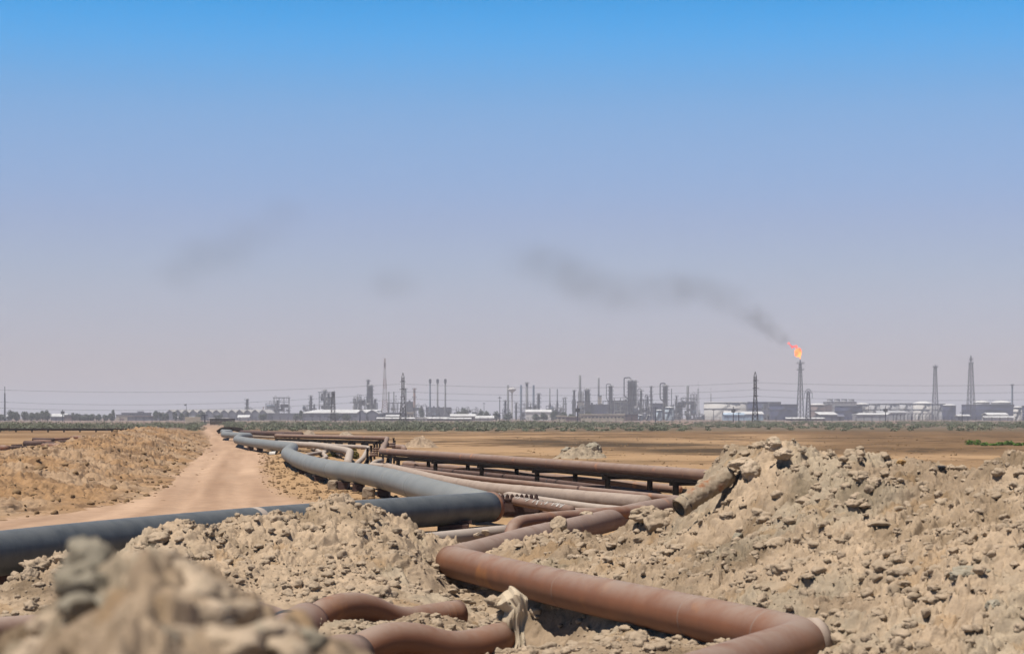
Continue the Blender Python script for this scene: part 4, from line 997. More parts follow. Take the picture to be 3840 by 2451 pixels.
def column(px, yt, w, D, label, m='steel_mid', plats=5, loop=0, w2=None, ysplit=None):
    t = stack(px, yt, w, D, label, m, w2=w2, ysplit=ysplit, name='process_column')
    x = X_(px, D); h = Z_(yt, D); r = w/2/FX*D; r2 = (w2 or w)/2/FX*D
    mb = MB()
    for k in range(plats):
        z = h*(.97 - .80*k/plats); a0 = rng.uniform(0, 6.3); rr_ = r2 if (w2 and z < Z_(ysplit, D)) else r
        mb.box(x-rr_*1.1-rng.uniform(.5,1.4), x+rr_*1.1+rng.uniform(.5,1.6), D-rr_*1.15-1, D+rr_*.4, z, z+.3)
        for s_ in (-1,1): mb.bar((x+s_*(rr_*1.1+.6), D-rr_-.9, z+.3), (x+s_*(rr_*1.1+.6), D-rr_-.9, z+1.5), .2)
        mb.bar((x-rr_*1.1-.6, D-rr_-.9, z+1.4), (x+rr_*1.1+.6, D-rr_-.9, z+1.4), .18)
    mb.build('platform', M['steel_dark'], t)
    mb = MB()
    mb.lathe(x, D, [(r*.98,h-.2),(r*.85,h+r*.35),(r*.5,h+r*.6),(0.05,h+r*.68)], 12); mb.build('dome', M['steel_light'], t, True)
    if loop:
        R = .35 if w < 16 else .55; ox = -r - 1.0*abs(loop); hh = h + abs(loop)*.9
        pts = fillet([(x, D-.2, h), (x, D-.2, hh), (x+math.copysign(abs(ox), -loop), D-.2, hh), (x+math.copysign(abs(ox), -loop), D-.2, h*.62), (x+math.copysign(r*.9, -loop), D-.2, h*.55)], 1.6, 6)
        mb = MB(); mb.tube(pts, R, 8); mb.build('overhead_pipe', M['steel_dark'], t, True)
    mb = MB()
    for k in range(3):
        a = rng.uniform(3.5, 5.9); q = (x+(r2+.4)*math.cos(a), D+(r2+.4)*math.sin(a)); mb.bar((*q, 0), (*q, h*rng.uniform(.6,.98)), .3)
    mb.build('riser_pipe', M['steel_light'], t)
    return t
def lattice(mb, x, D, z0, z1, w0, w1, n, th, tw=None):
    tw = tw or th
    pr = None
    for k in range(n+1):
        f_ = k/n; f_ = 1-(1-f_)**1.0; z = z0+(z1-z0)*f_; w = (w0+(w1-w0)*f_)/2
        c = [Vector((x-w, D-w, z)), Vector((x+w, D-w, z)), Vector((x+w, D+w, z)), Vector((x-w, D+w, z))]
        if pr:
            for i in range(4):
                mb.bar(pr[i], c[i], th); mb.bar(pr[i], c[(i+1)%4], tw*.7); mb.bar(pr[(i+1)%4], c[i], tw*.7)
        for i in range(4): mb.bar(c[i], c[(i+1)%4], tw*.7)
        pr = c
def flare(px, yt, ylat, wt, wb, D, label, platy=(), m='steel_dark', stackw=3.2, th=.22):
    x = X_(px, D); k = D/FX; t = empty('flare_tower', (x, D, 0), label, 'flare tower')
    zl = Z_(ylat, D); h = Z_(yt, D)
    mb = MB(); lattice(mb, x, D, 0, zl*.55, wb*k, (wb*.5+wt*.5)*k*.9, 6, th, th*1.0); lattice(mb, x, D, zl*.55, zl, (wb*.5+wt*.5)*k*.9, wt*k, 6, th, th*.9); mb.build('lattice', M[m], t)
    mb = MB(); mb.cyl(x, D, 0, h, stackw/2*k, stackw/2*k*.9, 10); mb.cyl(x, D, h-5.5, h-1.2, stackw*.75*k, stackw*.75*k, 10); mb.build('flare_stack', M['steel_dark'], t)
    mb = MB()
    for (py, w) in platy:
        z = Z_(py, D); w = w*k/2; mb.box(x-w, x+w, D-w, D+w, z, z+.55)
        for sx in (-1, -.33, .33, 1): mb.bar((x+w*sx, D-w, z), (x+w*sx, D-w, z+1.4), .2)
        mb.bar((x-w, D-w, z+1.4), (x+w, D-w, z+1.4), .2)
    mb.build('platform', M['steel_dark'], t)
    return t
def tank(px0, px1, yt, D, label, m, roof='flat', band=True, roof_m=None):
    x = X_((px0+px1)/2, D); r = (px1-px0)/2/FX*D; h = Z_(yt, D)
    t = empty('storage_tank', (x, D, 0), label, 'storage tank')
    n = 40; mb = MB(); mb.lathe(x, D, [(r,0),(r,h),(r*.985,h),(r*.985,h-.5)], n); mb.build('shell', M[m], t, True)
    mb = MB()
    if roof == 'dome': mb.lathe(x, D, [(r*1.0,h+.02),(r*.8,h+r*.09),(r*.5,h+r*.17),(r*.2,h+r*.2),(.05,h+r*.205)], n)
    else: mb.lathe(x, D, [(r*.98,h-.6),(r*.5,h-.3),(.05,h-.1)], n)
    mb.build('roof', M[roof_m or ('roof_white' if roof == 'dome' else 'tank_grey')], t, True)
    if band:
        mb = MB()
        for z in ([h*.93] if h < 9 else [h*.96, h*.62]): mb.lathe(x, D, [(r*1.002,z),(r+.45,z),(r+.45,z+.25),(r*1.002,z+.25)], n)
        mb.build('wind_girder', M['steel_mid'], t)
    mb = MB(); N_ = 14                       # spiral stair
    for k in range(N_): 
        a = 3.9 + k*.9/N_ ; mb.box(x+(r+.5)*math.cos(a)-.5, x+(r+.5)*math.cos(a)+.5, D+(r+.5)*math.sin(a)-.3, D+(r+.5)*math.sin(a)+.3, h*k/N_, h*k/N_+.3)
    mb.build('stair', M['steel_mid'], t)
    return t
def shed(px0, px1, yt, D, label, wall, roof, ridge='x', yr=None, dep=18, wins=0, name='shed', skew=0, doors=0, ybase=None):
    x0, x1 = X_(px0, D), X_(px1, D); zr = Z_(yt, D); ze = Z_(yr, D) if yr else zr*.72
    t = empty(name, ((x0+x1)/2, D, 0), label, 'shed' if name == 'shed' else 'building')
    mb = MB(); mb.box(x0, x1, D, D+dep, 0, ze); mb.build('wall', M[wall], t)
    mb = MB()
    if ridge == 'x':
        o_ = .6; y0, y1, ym = D-o_, D+dep+o_, D+dep/2
        vs = [(x0-o_,y0,ze+.05),(x1+o_,y0,ze+.05),(x1+o_+skew,ym,zr),(x0-o_+skew,ym,zr),(x0-o_,y1,ze+.05),(x1+o_,y1,ze+.05)]
        vs += [(v[0],v[1],v[2]+.35) for v in vs]
        mb.add(vs, [(0,3,2,1),(3,4,5,2),(6,7,8,9),(9,8,11,10),(0,1,7,6),(4,10,11,5),(0,6,9,3),(3,9,10,4),(1,2,8,7),(2,5,11,8)])
    elif ridge == 'y':
        xm = (x0+x1)/2; vs = [(x0-.5,D-.5,ze),(xm,D-.5,zr),(x1+.5,D-.5,ze),(x0-.5,D+dep,ze),(xm,D+dep,zr),(x1+.5,D+dep,ze)]
        vs += [(v[0],v[1],v[2]+.35) for v in vs]
        mb.add(vs, [(0,3,4,1),(1,4,5,2),(6,7,10,9),(7,8,11,10),(0,1,7,6),(1,2,8,7),(3,9,10,4),(4,10,11,5),(0,6,9,3),(2,5,11,8)])
        mb2 = MB(); mb2.add([(x0,D,ze),(x1,D,ze),(xm,D,zr)], [(0,1,2)]); mb2.build('gable', M[wall], t)
    else:
        mb.box(x0-.4, x1+.4, D-.4, D+dep+.4, ze+.01, ze+.6)
    mb.build('roof', M[roof], t)
    for k in range(wins):
        xa = x0 + (x1-x0)*(k+.5)/wins; hw = min((x1-x0)/wins*.28, 1.6); mb = MB(); mb.box(xa-hw, xa+hw, D-.06, D+.1, ze*.5, ze*.72); mb.build('window', M['glass_dark'], t)
    for k in range(doors):
        xa = x0 + (x1-x0)*(k+.5)/doors; hw = 1.6; mb = MB(); mb.box(xa-hw, xa+hw, D-.07, D+.1, .05, ze*.45); mb.build('door', M['wall_brown'], t)
    return t
def unit(px0, px1, yt, D, label, m='steel_dark', dens=1.0, roof=False, lev=None, prof=None, fill=.45):
    """steel process structure: frame, vessels, pipework"""
    x0, x1 = X_(px0, D), X_(px1, D); h = Z_(yt, D); W = x1-x0; dep = max(8, W*.35)
    t = empty('process_unit', ((x0+x1)/2, D, 0), label, 'process unit')
    nb = max(2, int(W/4.2)); lev = lev or max(2, int(h/4.2)); mb = MB()
    hs = [h*(prof((k)/nb) if prof else 1) for k in range(nb+1)]
    for k in range(nb+1):
        x = x0+W*k/nb
        for y in (D, D+dep):
            mb.bar((x,y,0), (x,y,hs[k]), .38)
        for l in range(1, lev+1):
            z = h*l/lev
            if z > hs[k]+.1: continue
            mb.bar((x,D,z), (x,D+dep,z), .35)
            if k < nb and z <= hs[k+1]+.1:
                for y in (D, D+dep): mb.bar((x,y,z), (x0+W*(k+1)/nb,y,z), .42)
                if rng.random() < .35: mb.bar((x,D,z-h/lev), (x0+W*(k+1)/nb,D,z), .22)
                if rng.random() < .5: mb.box(x+.1, x0+W*(k+1)/nb-.1, D+.3, D+dep-.3, z+.1, z+.3)
    if roof: mb.box(x0-1, x1+1, D-1, D+dep+1, h, h+.5)
    mb.build('steel_frame', M[m], t)
    for k in range(int(nb*lev*fill*dens)):
        kx = rng.uniform(.05,.9); x = x0+W*kx; hmax = h*(prof(kx) if prof else 1); z = hmax*rng.choice([0,.02,.2,.4,.55,.7])
        r = rng.uniform(.7, 2.0); mb = MB(); mm = M[rng.choice(['steel_mid','steel_dark','steel_mid','steel_light','stack_blue'])]; y = D + rng.uniform(.2,.7)*dep
        if rng.random() < .5:
            hh = min(rng.uniform(2.5, 7), max(1.5, hmax-z-.5)); mb.lathe(x, y, [(.05,z),(r*.8,z+.25),(r,z+.6),(r,z+hh-.5),(r*.7,z+hh-.1),(.05,z+hh)], 10); mb.build('vessel', mm, t, True)
        elif rng.random() < .6:
            L_ = rng.uniform(3, 8); mb.tube([(x,y,z+r),(x+.4,y,z+r),(min(x+L_,x1-.5),y,z+r)], [r*.8,r,r*.9], 10); mb.build('drum', mm, t, True)
        else:
            mb.box(x, min(x+rng.uniform(2,5),x1), y, y+3, z, z+rng.uniform(1.5,3.2)); mb.build('cabin', mm, t)
    mb = MB()
    for k in range(int(nb*1.6)):
        kx = rng.uniform(0,1); x = x0+W*kx; hm = h*(prof(kx) if prof else 1); z = rng.uniform(.15,.95)*hm; y = D-.5
        if rng.random() < .5: mb.tube(fillet([(x,y,0),(x,y,z),(x+rng.uniform(-7,7),y,z)], 1.0, 4), rng.uniform(.14,.3), 6)
        else: mb.tube(fillet([(x,y,z),(x,y,hm+rng.uniform(.5,3)),(x+rng.uniform(1,3),y,hm+rng.uniform(.5,1.5)+1),(x+rng.uniform(1,3),y,z*.6)], .8, 4), rng.uniform(.12,.25), 6)
    mb.build('pipework', M[rng.choice(['steel_mid','steel_light'])], t, True)
    return t
def block(px0, px1, yt, D, label, m, dep=14, name='plant_building', cat='building', top=True):
    x0, x1 = X_(px0, D), X_(px1, D); h = Z_(yt, D)
    t = empty(name, ((x0+x1)/2, D, 0), label, cat)
    mb = MB(); mb.box(x0, x1, D, D+dep, 0, h); mb.build('wall', M[m], t)
    mb = MB()
    for k in range(int((x1-x0)/3.0)):
        x = x0+1.5+k*3.0; mb.box(x-.12, x+.12, D-.25, D-.01, .2, h-.2)
    for z in (h*.35, h*.68): mb.box(x0, x1, D-.32, D-.26, z-.18, z+.18)
    mb.build('wall_ribs', M['steel_mid'], t)
    mb = MB(); mb.box(x0-.3, x1+.3, D-.4, D+dep+.3, h+.005, h+.4)
    if top:
        for k in range(int((x1-x0)/5)):
            x = x0+2+k*5; q = rng.uniform(.8,2); mb.box(x, x+q, D+1, D+3, h+.41, h+q)
    mb.build('roof', M['steel_mid'], t)
    return t

# --- left end
def mast(px, yt, wb, D, label, m='steel_mid', th=.35, red=False, wt=None):
    x = X_(px, D); k = D/FX; t = empty('radio_mast', (x, D, 0), label, 'mast'); h = Z_(yt, D)
    if red:
        n = 6
        for i in range(n):
            mb = MB(); f0, f1 = i/n, (i+1)/n; g_ = lambda f: (wb*(1-f)**1.2 + (wt or 4)*f)*k
            lattice(mb, x, D, h*f0, h*f1, g_(f0), g_(f1), 4, th, th*.9); mb.build('lattice', M['mast_red' if i%2 else 'mast_white'], t)
        mb = MB(); mb.cyl(x, D, h*.86, h*.93, .9, .9, 8); mb.build('antenna', M['steel_dark'], t)
    else:
        mb = MB(); lattice(mb, x, D, 0, h*.8, wb*k, wb*.5*k, 12, th); mb.bar((x,D,h*.8), (x,D,h), th); mb.build('lattice', M[m], t)
    return t
mast(18, 1448, 4, 1300, 'slender lattice mast at the far left edge')
shed(-40,20,1558,1500,'white roofed shed cut by the left edge','wall_white','roof_white',yr=1566)
shed(190,245,1552,1500,'white pitched roof house right of the left tree clump','wall_grey','roof_white',yr=1562)
shed(240,322,1557,1450,'pinkish flat roofed building behind the left trees','wall_brown','wall_grey','flat',yr=1557,wins=6,name='office_building')
shed(435,480,1552,1500,'pale low wing at the left end of the flat roofed block','wall_beige','wall_grey','flat',yr=1556,name='office_building',doors=1)
shed(456,552,1548,1560,'lilac grey flat roofed hall with a hump on its roof','wall_grey','wall_grey','flat',yr=1549,name='office_building')
shed(478,606,1561,1490,'long dark fronted low building left of the saw tooth roofs','wall_grey','wall_brown','flat',yr=1561,name='office_building',wins=10)
shed(516,534,1543,1570,'small penthouse hump above the lilac grey hall','wall_grey','wall_grey','flat',yr=1544,dep=6)
for i in range(13):
    px = 622 + i*29
    t = shed(px, px+30, 1536-(.0 if i<9 else .5), 1700+i*2, f'{["first","second","third","fourth","fifth","sixth","seventh","eighth","ninth","tenth","eleventh","twelfth","last"][i]} bay from the left of the saw tooth white roofed halls','wall_grey','tank_white',ridge='y',yr=1549, dep=60)
    t['group'] = 'bays of the saw tooth halls'
shed(664,728,1563,1420,'low white canopy before the saw tooth halls','wall_white','roof_white',yr=1567,dep=8)
shed(780,858,1567,1430,'row of small pale cabins under the saw tooth halls','wall_white','wall_white','flat',yr=1568,wins=7,name='cabin_row')
shed(892,932,1557,1440,'bright white tent roof shed left of the long shed','wall_white','roof_white',yr=1566,dep=10)
shed(890,1150,1550,1760,'long blue grey hall behind the bright tent roof','wall_grey','wall_grey','flat',yr=1551,dep=20,name='plant_hall')
t = empty('flag_pole', (X_(699,1400), 1400, 0), 'tall pole with a dark drooping flag above the saw tooth roofs', 'flag pole')
mb = MB(); mb.cyl(X_(699,1400), 1400, 0, Z_(1513,1400), .22, .15, 8); mb.build('pole', M['steel_dark'], t)
mb = MB(); mb.add([(X_(699,1400),1400,Z_(1515,1400)),(X_(691,1400),1399.6,Z_(1516,1400)),(X_(692,1400),1400.3,Z_(1521,1400)),(X_(698.5,1400),1400,Z_(1520,1400))],[(0,1,2,3)]); f_ = mb.build('flag', M['black'], t); f_.modifiers.new('s','SOLIDIFY').thickness=.1
column(927,1497,10,1900,'short dark column standing alone left of the first process unit','steel_mid',4)
unit(918,945,1532,1890,'low pipework around the foot of the lone short column',fill=.6)
t = empty('crane', (X_(985,1800),1800,0), 'small crane with a raised jib left of the first process unit', 'crane')
mb = MB(); mb.bar((X_(982,1800),1800,0),(X_(988,1800),1800,Z_(1524,1800)),.7); mb.build('jib', M['mast_red'], t); mb = MB(); mb.box(X_(979,1800),X_(986,1800),1799,1803,0,3.5); mb.build('cab', M['steel_mid'], t)
unit(996,1042,1512,1900,'lower left half of the first process unit','steel_mid',1.3,fill=.9)
unit(1026,1082,1491,1910,'taller right half of the first process unit under a flat canopy','steel_mid',1.4,roof=True,fill=.8)
column(1084,1528,6,1880,'short thin column at the right of the first process unit','steel_mid',3)
unit(1138,1162,1520,1930,'low tangled steelwork left of the second process unit','steel_mid',1,fill=.8)
column(1166,1484,9,1900,'dark column at the left end of the second process unit','steel_dark',6)
unit(1160,1196,1503,1920,'stepped steel structure behind the dark column','steel_dark',1.3,prof=lambda f: 1-.3*f,fill=.9)
unit(1196,1252,1471,1910,'tallest open frame of the second process unit','steel_mid',1.5,roof=True,fill=.9)
column(1218,1462,12,1925,'pale regenerator drum crowning the second process unit','steel_light',3)
column(1232,1478,10,1915,'blue column inside the tallest open frame','stack_blue',4)
# long shed with two gables
shed(1128,1372,1536,1560,'long shed with a bright white roof','wall_grey','roof_white',yr=1549,dep=46,skew=12,name='long_shed',wins=9)
shed(1340,1372,1536,1552,'left gable front joined to the long white shed','wall_grey','roof_white',ridge='y',yr=1549,dep=8,name='long_shed')
shed(1370,1420,1537,1556,'right gable hall beside the long white shed','wall_grey','roof_white',ridge='y',yr=1551,dep=50,name='long_shed')
shed(1420,1520,1548,1600,'low lilac hall right of the gable fronts','wall_grey','wall_grey','flat',yr=1549,name='plant_hall')
unit(1326,1352,1487,1880,'cream pipe bridges left of the tall dark reactor','steel_light',1.3,fill=1.2)
unit(1348,1388,1497,1890,'cream steel frame against the tall dark reactor','steel_light',1.3,fill=1.3)
column(1389,1446,19,1900,'tall dark reactor column behind the long shed','steel_dark',7,w2=21,ysplit=1500)
column(1381,1424,9,1910,'spired hood rising behind the tall dark reactor','steel_mid',2)
column(1407,1497,9,1880,'short column to the right of the tall dark reactor','steel_mid',5)
unit(1395,1414,1512,1895,'frame at the right foot of the tall dark reactor','steel_dark',1.2,fill=1)
mast(1443,1343,24,1800,'tall red and white radio mast', red=True, th=.34, wt=4)
stack(1458,1468,5,1950,'thin grey chimney just right of the radio mast','stack_grey')
stack(1477,1468,5,1950,'thin grey chimney second right of the radio mast','stack_grey')
t = empty('floodlight_mast', (X_(1485,1800),1800,0), 'thin pole with a lamp head near the radio mast', 'light pole')
mb = MB(); mb.cyl(X_(1485,1800),1800,0,Z_(1484,1800),.25,.15,6); mb.build('pole', M['steel_mid'], t); mb = MB(); mb.box(X_(1483,1800),X_(1487,1800),1799.5,1800.5,Z_(1486,1800),Z_(1483,1800)); mb.build('lamp_head', M['steel_dark'], t)
unit(1455,1525,1511,1930,'flat topped pipe rack between the thin chimneys and the pylon','steel_mid',1.1,roof=True,lev=3,fill=.5)
stack(1521,1455,7,1950,'grey chimney partly behind the near pylon','stack_grey',plat=1,taper=.9)
block(1524,1548,1507,1960,'grey box structure beside the reddish chimney','steel_mid')
stack(1554,1455,9,1930,'reddish banded chimney with a crown right of the pylon','stack_rust',plat=2,taper=.88)
unit(1540,1600,1520,1920,'low works around the reddish chimney','steel_dark',1,fill=.9)
for i, px in enumerate((1613,1641,1670)):
    stack(px,1421,7,1900,['left','middle','right'][i]+' one of the three slender stacks with mushroom caps','stack_blue' if i == 0 else 'stack_grey',cap=10,taper=.8,group='three capped stacks')
block(1597,1690,1528,1960,'low grey hall behind the three capped stacks','wall_grey',dep=20)
unit(1690,1790,1535,1850,'low pale works right of the three capped stacks','steel_light',1,lev=2,fill=.9)
unit(1600,1690,1538,1850,'low tangle of pipework in front of the three capped stacks','steel_mid',1,lev=2,fill=.9)
shed(1527,1550,1547,1350,'small square yellowish kiosk with two dark windows right of the pylon','wall_beige','wall_beige','flat',yr=1548,wins=2,dep=5,name='kiosk')
shed(1448,1498,1556,1500,'low shed with a bright white slanting roof left of the pylon foot','wall_grey','roof_white',yr=1561,dep=14)
shed(1415,1552,1566,1330,'long low white walled strip of huts at the pylon foot','wall_brown','roof_white','x',yr=1570,dep=4,name='hut_row')
shed(1560,1600,1566,1320,'small pale hut right of the pylon foot','wall_white','wall_white','flat',yr=1568,dep=5)
shed(1590,1680,1565,1360,'flat pale hut roofs under the capped stacks','wall_brown','roof_white','x',yr=1570,dep=6,name='hut_row')
shed(1690,1780,1553,1420,'pale shed roofs right of the capped stacks','wall_brown','roof_white','x',yr=1561,dep=10,name='hut_row')
shed(1780,1850,1560,1440,'low white hut roofs left of the pole','wall_white','roof_white','x',yr=1568,dep=6,name='hut_row')
shed(1665,1765,1567,1340,'lowest white strip of sheds before the round tree','wall_brown','roof_white','x',yr=1571,dep=4,name='hut_row')
def pole(px, yt, D, label, ins=True, w=.3):
    x = X_(px, D); h = Z_(yt, D); t = empty('utility_pole', (x, D, 0), label, 'pole')
    mb = MB(); mb.cyl(x, D, 0, h, w, w*.6, 7); mb.build('shaft', M['steel_dark'], t)
    if ins: mb = MB(); mb.box(x-1.0, x+1.0, D-.3, D+.3, h*.62, h*.62+1.6); mb.build('transformer', M['black'], t)
    else: mb = MB(); mb.box(x-1.2, x+1.2, D-.15, D+.15, h*.93, h*.93+.3); mb.build('cross_arm', M['steel_dark'], t)
for a in [(1874,1485,1200,'thin pole left of the water tower',False),(1350,1530,1000,'thin pole before the long shed wall',False),(1815,1508,1700,'short thin pole far behind the round tree',False),(2166,1520,900,'dark pole with a transformer at the left end of the beige building',True),
          (2458,1525,1000,'dark pole in front of the white tanks',False),(3321,1520,1000,'dark pole with a box before the arcade',True),(2750,1524,1000,'dark pole with a box before the blue shed',True),(2770,1545,1000,'shorter dark pole beside the blue shed',False),
          (3608,1545,1000,'thin pole before the dark tanks on the right',False),(235,1535,1100,'thin pole left of the pinkish building',True),(768,1556,700,'pole rising beside the track behind the berm',False),(2676,1535,1400,'thin pole before the big white tank',False)]: pole(*a)

# --- centre group
column(1895,1502,8,1850,'short dark column left of the water tower','steel_mid',4)
stack(1905,1443,8,1950,'blue grey chimney just left of the water tower','stack_grey')
# water tower
D_ = 1850; x = X_(1920, D_); k = D_/FX; zt = Z_(1453, D_); t = empty('water_tower', (x, D_, 0), 'white mushroom shaped water tower', 'water tower')
mb = MB(); mb.lathe(x, D_, [(4.0*k,0),(2.9*k,8),(2.6*k,zt-22*k),(4.5*k,zt-17*k)], 16); mb.build('stem', M['tank_white'], t, True)
mb = MB(); mb.lathe(x, D_, [(4.5*k,zt-17*k),(13*k,zt-11*k),(16*k,zt-7*k),(15*k,zt-3.5*k),(9*k,zt-.8*k),(.1,zt)], 28); mb.build('bowl', M['tank_white'], t, True)
unit(1884,1912,1535,1830,'low equipment at the foot of the water tower','steel_mid',1,fill=1)
column(1936,1510,7,1860,'short thin column right of the water tower','steel_mid',3)
stack(1954,1443,8,1950,'blue chimney second right of the water tower','stack_blue')
stack(1976,1433,10,1940,'wide banded chimney with a flat crown, tallest of its trio','stack_grey',plat=1)
stack(2001,1443,8,1950,'blue chimney at the right of its trio','stack_blue')
unit(1946,2012,1516,1900,'pipework at the foot of the chimney trio','steel_mid',1.2,fill=1.1,lev=4)
column(2020,1476,10,1900,'thorny topped column right of the chimney trio','steel_mid',5)
shed(1972,2066,1536,1600,'long white roof slab above the tree belt','wall_white','roof_white',yr=1545,dep=16)
stack(2062,1456,5,1900,'leaning looking slim chimney on a spreading base, left one','stack_grey',w2=10,ysplit=1512,taper=.8)
stack(2090,1458,5,1900,'slim chimney on a spreading base, right one','steel_mid',w2=8,ysplit=1506,taper=.8)
unit(2048,2074,1522,1880,'dark works at the foot of the left slim chimney','steel_dark',1,fill=1)
unit(2076,2108,1528,1880,'dark works at the foot of the right slim chimney','steel_dark',1,fill=1)
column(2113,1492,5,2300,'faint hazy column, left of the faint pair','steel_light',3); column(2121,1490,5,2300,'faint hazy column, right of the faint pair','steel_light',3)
column(2153,1463,8,1900,'two stage column left of the tallest chimney','steel_mid',4,w2=13,ysplit=1494)
stack(2175,1406,9,1930,'tallest banded chimney of the centre, wide base','stack_grey',w2=15,ysplit=1465,plat=0)
stack(2186,1466,5,1940,'short stub chimney touching the tallest chimney','stack_grey')
block(2166,2190,1506,1900,'beige box at the base of the tallest chimney','wall_beige')
unit(2165,2195,1520,1890,'low frame at the base of the tallest chimney','steel_dark',1,fill=1)
column(2202,1461,19,1900,'thick column with a broad railed top','steel_mid',6,w2=21,ysplit=1500)
stack(2245,1416,7,1950,'slim tall chimney with a twin base','stack_grey',w2=8,ysplit=1480,plat=0)
block(2243,2256,1484,1945,'narrow tower block against the slim tall chimney','wall_beige',dep=6,top=False)
block(2208,2286,1517,1900,'long dark blue hall left of the white topped column','wall_blue',dep=22)
unit(2262,2300,1504,1880,'pipework on the right of the dark blue hall','steel_dark',1,fill=1,lev=4)
column(2290,1447,14,1850,'grey column with a curled overhead pipe','steel_mid',7,loop=2.2)
block(2296,2364,1503,1880,'higher dark blue hall left of the main tower','wall_blue',dep=22)
unit(2304,2352,1490,1876,'row of fan coolers on top of the higher blue hall','steel_light',1.2,fill=1.3)
shed(2176,2342,1554,1250,'long beige building with a row of dark windows','wall_beige','wall_beige','flat',yr=1555,wins=12,dep=12,name='long_building')
shed(2089,2121,1560,1200,'small beige hut left of the long beige building','wall_beige','wall_beige','flat',yr=1560.5,wins=2,dep=6,name='hut')
shed(2120,2178,1563,1230,'low wall like annex left of the long beige building','wall_brown','wall_beige','flat',yr=1563.5,dep=4,name='annex')
block(2341,2392,1554,1300,'dark low annex right of the long beige building','wall_brown',dep=8,top=False)
column(2365,1428,22,1860,'main tower, thickest column, with an overhead pipe arching from its top','steel_dark',9,loop=3.4)
column(2382,1427,12,1890,'lighter column standing against the main tower','stack_grey',7)
unit(2350,2400,1520,1850,'dense steelwork round the foot of the main tower','steel_dark',1.3,fill=1.3)
column(2404,1463,9,1860,'cream column right of the main tower with a hooked pipe','steel_light',5,loop=1.8)
unit(2392,2424,1505,1870,'pale equipment deck right of the main tower','steel_light',1.2,fill=1.2)
column(2428,1485,8,1840,'short blue column of the middle pair','stack_blue',5,loop=1.2); column(2442,1449,7,1860,'slender pointed column of the middle pair','steel_mid',6)
unit(2415,2452,1528,1835,'steelwork under the middle pair of columns','steel_mid',1.3,fill=1.2)
block(2450,2486,1513,1880,'dark blue box hall behind the white tanks','wall_blue')
column(2495,1446,18,1860,'stout column with a bulging square looped top','steel_mid',8,loop=2.6)
unit(2484,2520,1520,1840,'steelwork round the stout column','steel_mid',1.3,fill=1.3)
stack(2518,1456,3,1880,'very thin vent stack right of the stout column','steel_mid')
column(2537,1484,6,1860,'thin column in the middle of the right works','steel_mid',4)
stack(2579,1446,10,1900,'wide pale chimney above the right works','stack_grey',plat=0)
unit(2508,2560,1500,1860,'left half of the hazy right works','steel_mid',1.5,fill=1.3,prof=lambda f: .7+.3*f)
unit(2556,2606,1492,1870,'right half of the hazy right works under the wide pale chimney','steel_mid',1.5,fill=1.4)
unit(2592,2614,1478,1850,'tall open ladder frame at the right end of the works','steel_mid',1.2,fill=.4)
unit(2604,2642,1535,1840,'low stepped steelwork tailing off the right works','steel_mid',1.3,fill=1.3,prof=lambda f: 1-.5*f)
tank(2459,2484,1537,1500,'small white tank, left of two before the stout column','tank_blue','dome')
tank(2493,2528,1527,1520,'larger white tank, right of two before the stout column','tank_blue','dome')
tank(2393,2412,1556,1450,'tiny pale tank left of the two white tanks','tank_blue','dome'); tank(2424,2440,1556,1450,'tiny pale tank between the works and the white tanks','tank_white','dome')
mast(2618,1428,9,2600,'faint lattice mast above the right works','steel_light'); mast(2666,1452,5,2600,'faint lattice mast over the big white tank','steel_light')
tank(2640,2802,1507,1950,'very large pale tank with a grey upper band left of the pylon','tank_white','flat')
mb=None
shed(2720,2862,1543,1500,'light blue shed with a white roof before the large pale tank','roof_blue','roof_white',yr=1553,dep=22)
shed(2716,2790,1549,1470,'lower light blue lean to on the left of the blue shed','roof_blue','roof_blue',yr=1556,dep=8)
# --- right group
tank(2803,2928,1506,1900,'wide dark blue tank behind the right pylon','tank_dark','flat')
unit(2862,2890,1516,1800,'pale banded stair block left of the dark tank','steel_light',1.0,fill=1.2)
tank(2886,2990,1515,1780,'large slate tank between the pylon and the burning flare','tank_dark','flat')
tank(3036,3095,1517,1850,'brownish tank behind the burning flare','tank_brown','dome')
block(3060,3120,1518,1900,'brown hall between the flare and the fan coolers','wall_brown',dep=30)
cf = block(3106,3212,1507,1950,'long pale cooling tower block with fan cowls','tank_grey',dep=30,top=False,name='cooling_tower',cat='cooling tower')
for k in range(4):
    mb = MB(); xx = X_(3118+k*27,1950); mb.lathe(xx, 1960, [(3.4,Z_(1507,1950)+.45),(2.7,Z_(1507,1950)+1.8),(3.1,Z_(1507,1950)+3.0)], 14); mb.build('fan_cowl', M['tank_grey'], cf, True)
tank(3131,3234,1521,1750,'dark ribbed tank in front of the cooling tower','tank_dark','flat')
tank(3212,3258,1514,1960,'domed pale tank right of the cooling tower','tank_white','dome')
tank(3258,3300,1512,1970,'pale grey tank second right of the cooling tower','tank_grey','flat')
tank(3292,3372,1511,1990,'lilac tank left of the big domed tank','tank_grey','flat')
tank(3362,3424,1510,2010,'lilac tank touching the big domed tank','tank_grey','flat')
unit(3232,3276,1535,1760,'low pipework right of the dark ribbed tank','steel_mid',1,fill=.7,lev=2)
shed(3290,3395,1540,1700,'pale barrel shaped store before the lilac tanks','tank_grey','tank_grey',yr=1548,dep=14,name='plant_hall')
tank(3425,3497,1511,1900,'big cream tank with a domed white roof','tank_white','dome')
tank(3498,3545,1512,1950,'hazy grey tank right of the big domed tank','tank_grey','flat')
tank(3534,3584,1519,1850,'slate tank left of the gap on the right','tank_dark','dome')
shed(3076,3140,1545,1500,'white gable roofed shed right of the burning flare','wall_grey','roof_white',yr=1555,dep=22,skew=-2)
shed(3140,3165,1556,1510,'blue grey lean to of the white gable roofed shed','wall_grey','wall_grey',yr=1562,dep=14)
